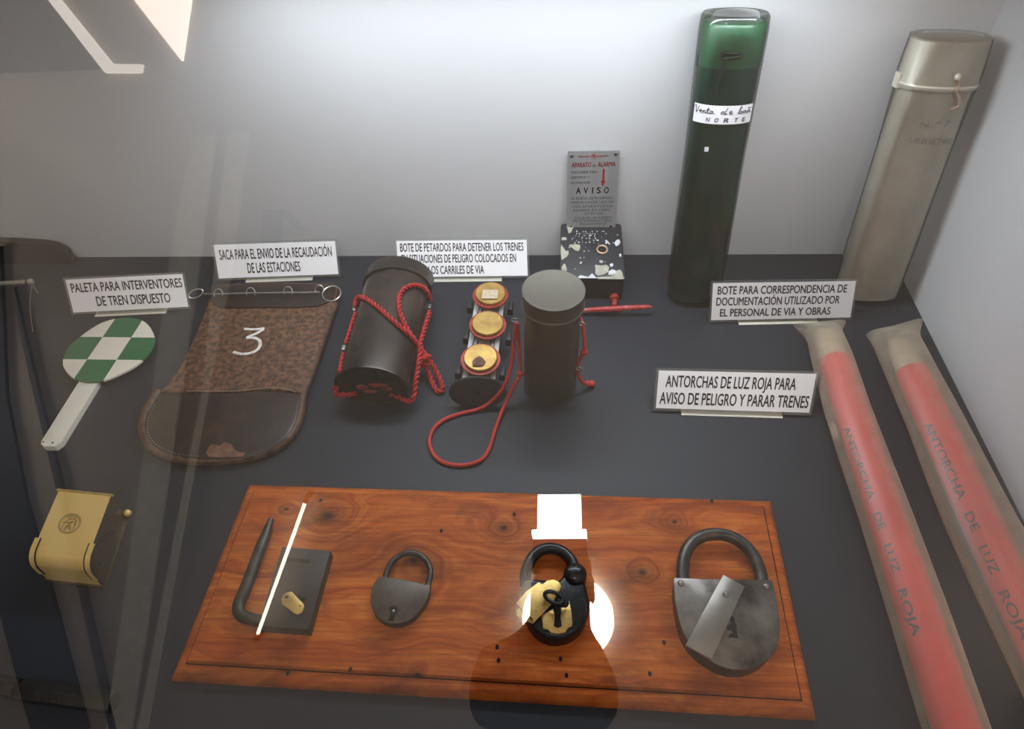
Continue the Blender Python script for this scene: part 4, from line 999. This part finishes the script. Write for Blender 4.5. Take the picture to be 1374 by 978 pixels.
MB().tube([G(*cM(315, 640), z1 + .014), G(*cM(318, 690), z1 + .008), G(*cM(318, 720), z1 + .001)], [.004, .0048, .005], 10).build('key_shank', 'iron_black', L3)
MB().tube(cat_rom([G(*cM(345, 645), z1 + .012), G(*cM(372, 665), z1 + .010), G(*cM(386, 640), z1 + .010)], 4), .0032, 8).build('key_latch', 'iron_black', L3)

# ------------------------------------------------------------------ large padlock
cB = crop(788 / 240., 860, 680)
L4 = empty('large_padlock', G(975, 860, BT), 'largest padlock, bright grey iron with diagonal cover strap, rightmost on the board', 'padlock', 'old padlocks on the board')
z1 = BT + .032
fo = [(145, 312), (290, 316), (430, 319), (578, 323), (592, 370), (604, 430), (611, 500), (612, 560), (602, 610), (580, 652), (545, 685), (500, 706), (450, 717), (400, 715), (350, 700), (300, 673), (255, 640), (215, 600), (185, 550), (166, 490), (152, 420), (146, 360)]
P = [G(*cB(*p), z1) for p in fo]
MB().prism(inset(P, .002, V((0, 0, 1)), V((0, 0, -.003))), V((0, 0, BT - z1 + .003))).build('body', 'iron', L4, 35)
MB().prism(P, V((0, 0, -.0035)), .001).build('face_plate', 'iron_big', L4)
sh = [G(*cB(*p), BT + .018) for p in [(190, 350), (184, 300), (186, 245), (200, 195), (228, 155), (275, 128), (330, 120), (385, 128), (435, 152), (478, 192), (508, 240), (528, 300), (535, 350)]]
MB().tube(cat_rom(sh, 4), .0092, 16).build('shackle', 'iron', L4, 60)
flat_prism('cover_strap', [(362, 298), (458, 350), (312, 672), (197, 608)], cB, z1 + .0005, z1 + .004, 'iron_strap', L4, .001)
for x, y, z_ in [(375, 385, z1 + .004), (553, 350, z1), (176, 336, z1)]:
    MB().lathe(G(*cB(x, y), z_), V((0, 0, 1)), [(0, .0046), (.0012, .0042), (.0024, .0028), (.0028, .0008)], 16).build('rivet', 'iron_strap', L4, 60)
flat_prism('keyhole', [(392, 488), (400, 480), (412, 486), (414, 505), (420, 520), (422, 545), (428, 578), (385, 574), (390, 560), (405, 556), (400, 545), (382, 542), (378, 530), (396, 512)], cB, z1 - .001, z1 + .0004, 'hole', L4, 0)

# ------------------------------------------------------------------ brass box
cX = crop(1174 / 180., 20, 650)
Q2 = G(139.6, 787); Q3 = G(186.5, 690.5)
hb = min(((proj(Q2 + V((0, 0, h / 1000)))[0] - 112) ** 2 + (proj(Q2 + V((0, 0, h / 1000)))[1] - 764) ** 2, h / 1000) for h in range(20, 160))[1]
TA, TB, TC, TD = (G(*p, hb) for p in [(73, 662.8), (148, 667.5), (31.5, 752), (112, 764)])
bx = empty('brass_box', (Q2 + Q3) / 2, 'small polished brass hinged box with engraved round monogram', 'box')
Wv = (TB - TA + TD - TC) / 2; Dv = (TD - TB); Wv.z = Dv.z = 0
Q3 = Q2 - Dv; 
p0, p1, p2, p3 = Q2 - Wv, Q2, Q3, Q3 - Wv           # front-left, front-right, back-right, back-left (floor)
up = V((0, 0, 1)); wv, dv = Wv.normalized(), Dv.normalized()
print('brass', hb, Wv.length, Dv.length)
# body section: rounded top front edge
def sect(c, r=.020, n=6):   # c = back bottom corner, going to front by Dv
    a = [c, c + Dv, c + Dv + up * (hb - r)]
    for k in range(1, n + 1):
        t = k / n * math.pi / 2; a.append(c + Dv - dv * (r - r * math.cos(t)) + up * (hb - r + r * math.sin(t)))
    a.append(c + up * hb); return a
i_ = .003
MB().loft([[q + wv * i_ for q in sect(p3)], [q - wv * i_ for q in sect(p2)]]).build('body', 'brass', bx, 40)
MB().loft([[q - wv * (i_ - .0002) for q in sect(p2)], [q - wv * (i_ - .0012) for q in sect(p2)]]).build('side_plate', 'brass_dark', bx, 40)
# hinge straps on the front corners
for s_, c in ((0, p3), (1, p2)):
    fr = c + Dv
    arc = [fr - dv * (.020 - .0212 * math.cos(t)) + up * (hb - .020 + .0212 * math.sin(t)) for t in [k / 6 * math.pi / 2 for k in range(7)]]
    outl = [fr + dv * .0012 + up * (hb * .35)] + arc + [fr - dv * .036 + up * (hb + .0012), fr - dv * .036 + up * (hb - .004), fr - dv * .012 + up * (hb * .35)]
    d_ = wv * (.0075 if s_ == 0 else -.0075)
    MB().loft([[q - d_ * .12 for q in outl], [q + d_ for q in outl]]).build('hinge_strap', 'brass', bx, 40)
    e_ = c + Dv + d_ * 1.08
    MB().tube([e_ + dv * .0005 + up * (hb * .35)] + [q + d_ * 1.08 for q in arc] + [fr - dv * .036 + up * (hb + .001) + d_ * 1.08], .0009, 6).build('strap_gap', 'hole', bx)
sd_ = [p2 + Dv + up * (hb * .04)] + [q for q in arc] + [p2 + Dv - dv * .036 + up * (hb + .0010), p2 + Dv * .35 + up * (hb * .42), p2 + Dv * .5 + up * (hb * .04)]
MB().loft([[q + wv * .0008 for q in sd_], [q + wv * .0018 for q in sd_]]).build('hinge_cheek', 'brass_dark', bx, 40)
f_ = p2 + Dv + wv * .0018
MB().tube([f_ - dv * .037 + up * (hb - .002), p2 + Dv * .35 + wv * .0018 + up * (hb * .42)], .0012, 6).build('side_slit', 'hole', bx)
MB().lathe(p2 + Dv - dv * .018 + up * (hb * .62), wv, [(0, .0035), (.0032, .003)], 12).build('hinge_pin', 'hole', bx)
MB().prism([p0 + dv * .003 + up * .0035 - wv * .002, p1 + dv * .003 + up * .0035 + wv * .004, p2 - dv * .006 + up * .0035 + wv * .004, p3 - dv * .006 + up * .0035 - wv * .002], -up * .0035, .0006).build('base_plate', 'brass_dark', bx)
MB().tube([p3 + up * (hb - .0005), p2 + up * (hb - .0005)], .0022, 10).build('top_bead', 'brass_dull', bx)
MB().sphere(p2 + up * .010 + wv * .003, .006, 10).build('catch', 'brass', bx)
ec = G(*cX(478, 342), hb + .0004)
ew = wv; ed_ = -dv
er = .0165
em = MB(); pe_ = lambda a, b: ec + ew * (a * er) + ed_ * (b * er)
for k_ in (1.0, .88): em.ring([pe_(k_ * math.cos(a), k_ * math.sin(a)) for a in [k * math.pi / 16 for k in range(32)]], .00045, 5)
for s_ in ([(-.55, -.6), (-.45, .1), (-.1, .45), (.3, .5), (.6, .3)], [(-.2, -.75), (-.05, -.1), (.2, .15)], [(.05, -.1), (.35, -.65)], [(-.7, .1), (-.2, .05), (.3, .25), (.6, -.2)], [(-.35, -.65), (-.1, -.2), (.15, -.6)], [(-.4, .55), (0, .7), (.4, .6)], [(.5, -.5), (.6, .0), (.45, .35)]):
    em.tube(cat_rom([pe_(*q) for q in s_], 4), .0006, 5)
em.build('engraved_monogram', 'engrave', bx)

# ------------------------------------------------------------------ left-hand oddments
ib = empty('iron_bar', G(80, 935), 'dark iron bar with stepped collar lying at the lower left corner', 'bar')
q0, q1, q2 = G(-70, 907, .014), G(26, 925, .014), G(153, 942, .014)
MB().tube([q0, q1], .0135, 16).build('thin_shaft', 'iron_black', ib)
MB().tube([q1, q1.lerp(q2, .04), q1.lerp(q2, .97), q2], [.012, .015, .015, .0135], 6).build('thick_end', 'iron_black', ib, 20)
rd = empty('ball_ended_rod', G(20, 392), 'pale metal rod with a small ball end at the left edge', 'rod')
a, b = G(-70, 385, .030), G(41, 378, .030)
MB().tube([a, a.lerp(b, .94)], .0050, 12).build('shaft', 'rod', rd)
MB().sphere(b, .0075, 16).build('ball_end', 'rod', rd)
MB().tube([b - V((0, 0, .004)), V((b.x, b.y, .0))], .0022, 8).build('peg', 'rod', rd)
MB().tube(cat_rom([b - V((0, 0, .006)), G(40, 410, .012), G(44, 445, .001)], 4), .0006, 5).build('thread', 'thread', rd)
a = MB()
ys = back_y(-1) - .004
out = [W(x, y, ys) for x, y in [(-60, 316), (-20, 317), (30, 318.5), (62, 320.5), (78, 323), (89, 328), (96, 334), (99.5, 341)]]
low = V((out[-1].x + .001, ys, 0)); low0 = V((out[0].x, ys, 0))
o = a.prism([low0] + out + [V((out[-1].x + .003, ys, .01)), V((out[-1].x + .003, ys, 0))], V((0, -.02, 0)), .003).build('black_case', 'hole')
tag(o, 'low black rounded case standing against the wall at the left edge', 'case')

for o in C.objects:
    if '_o' in o: del o['_o']
    if o.type == 'EMPTY' or o.parent is None: pass
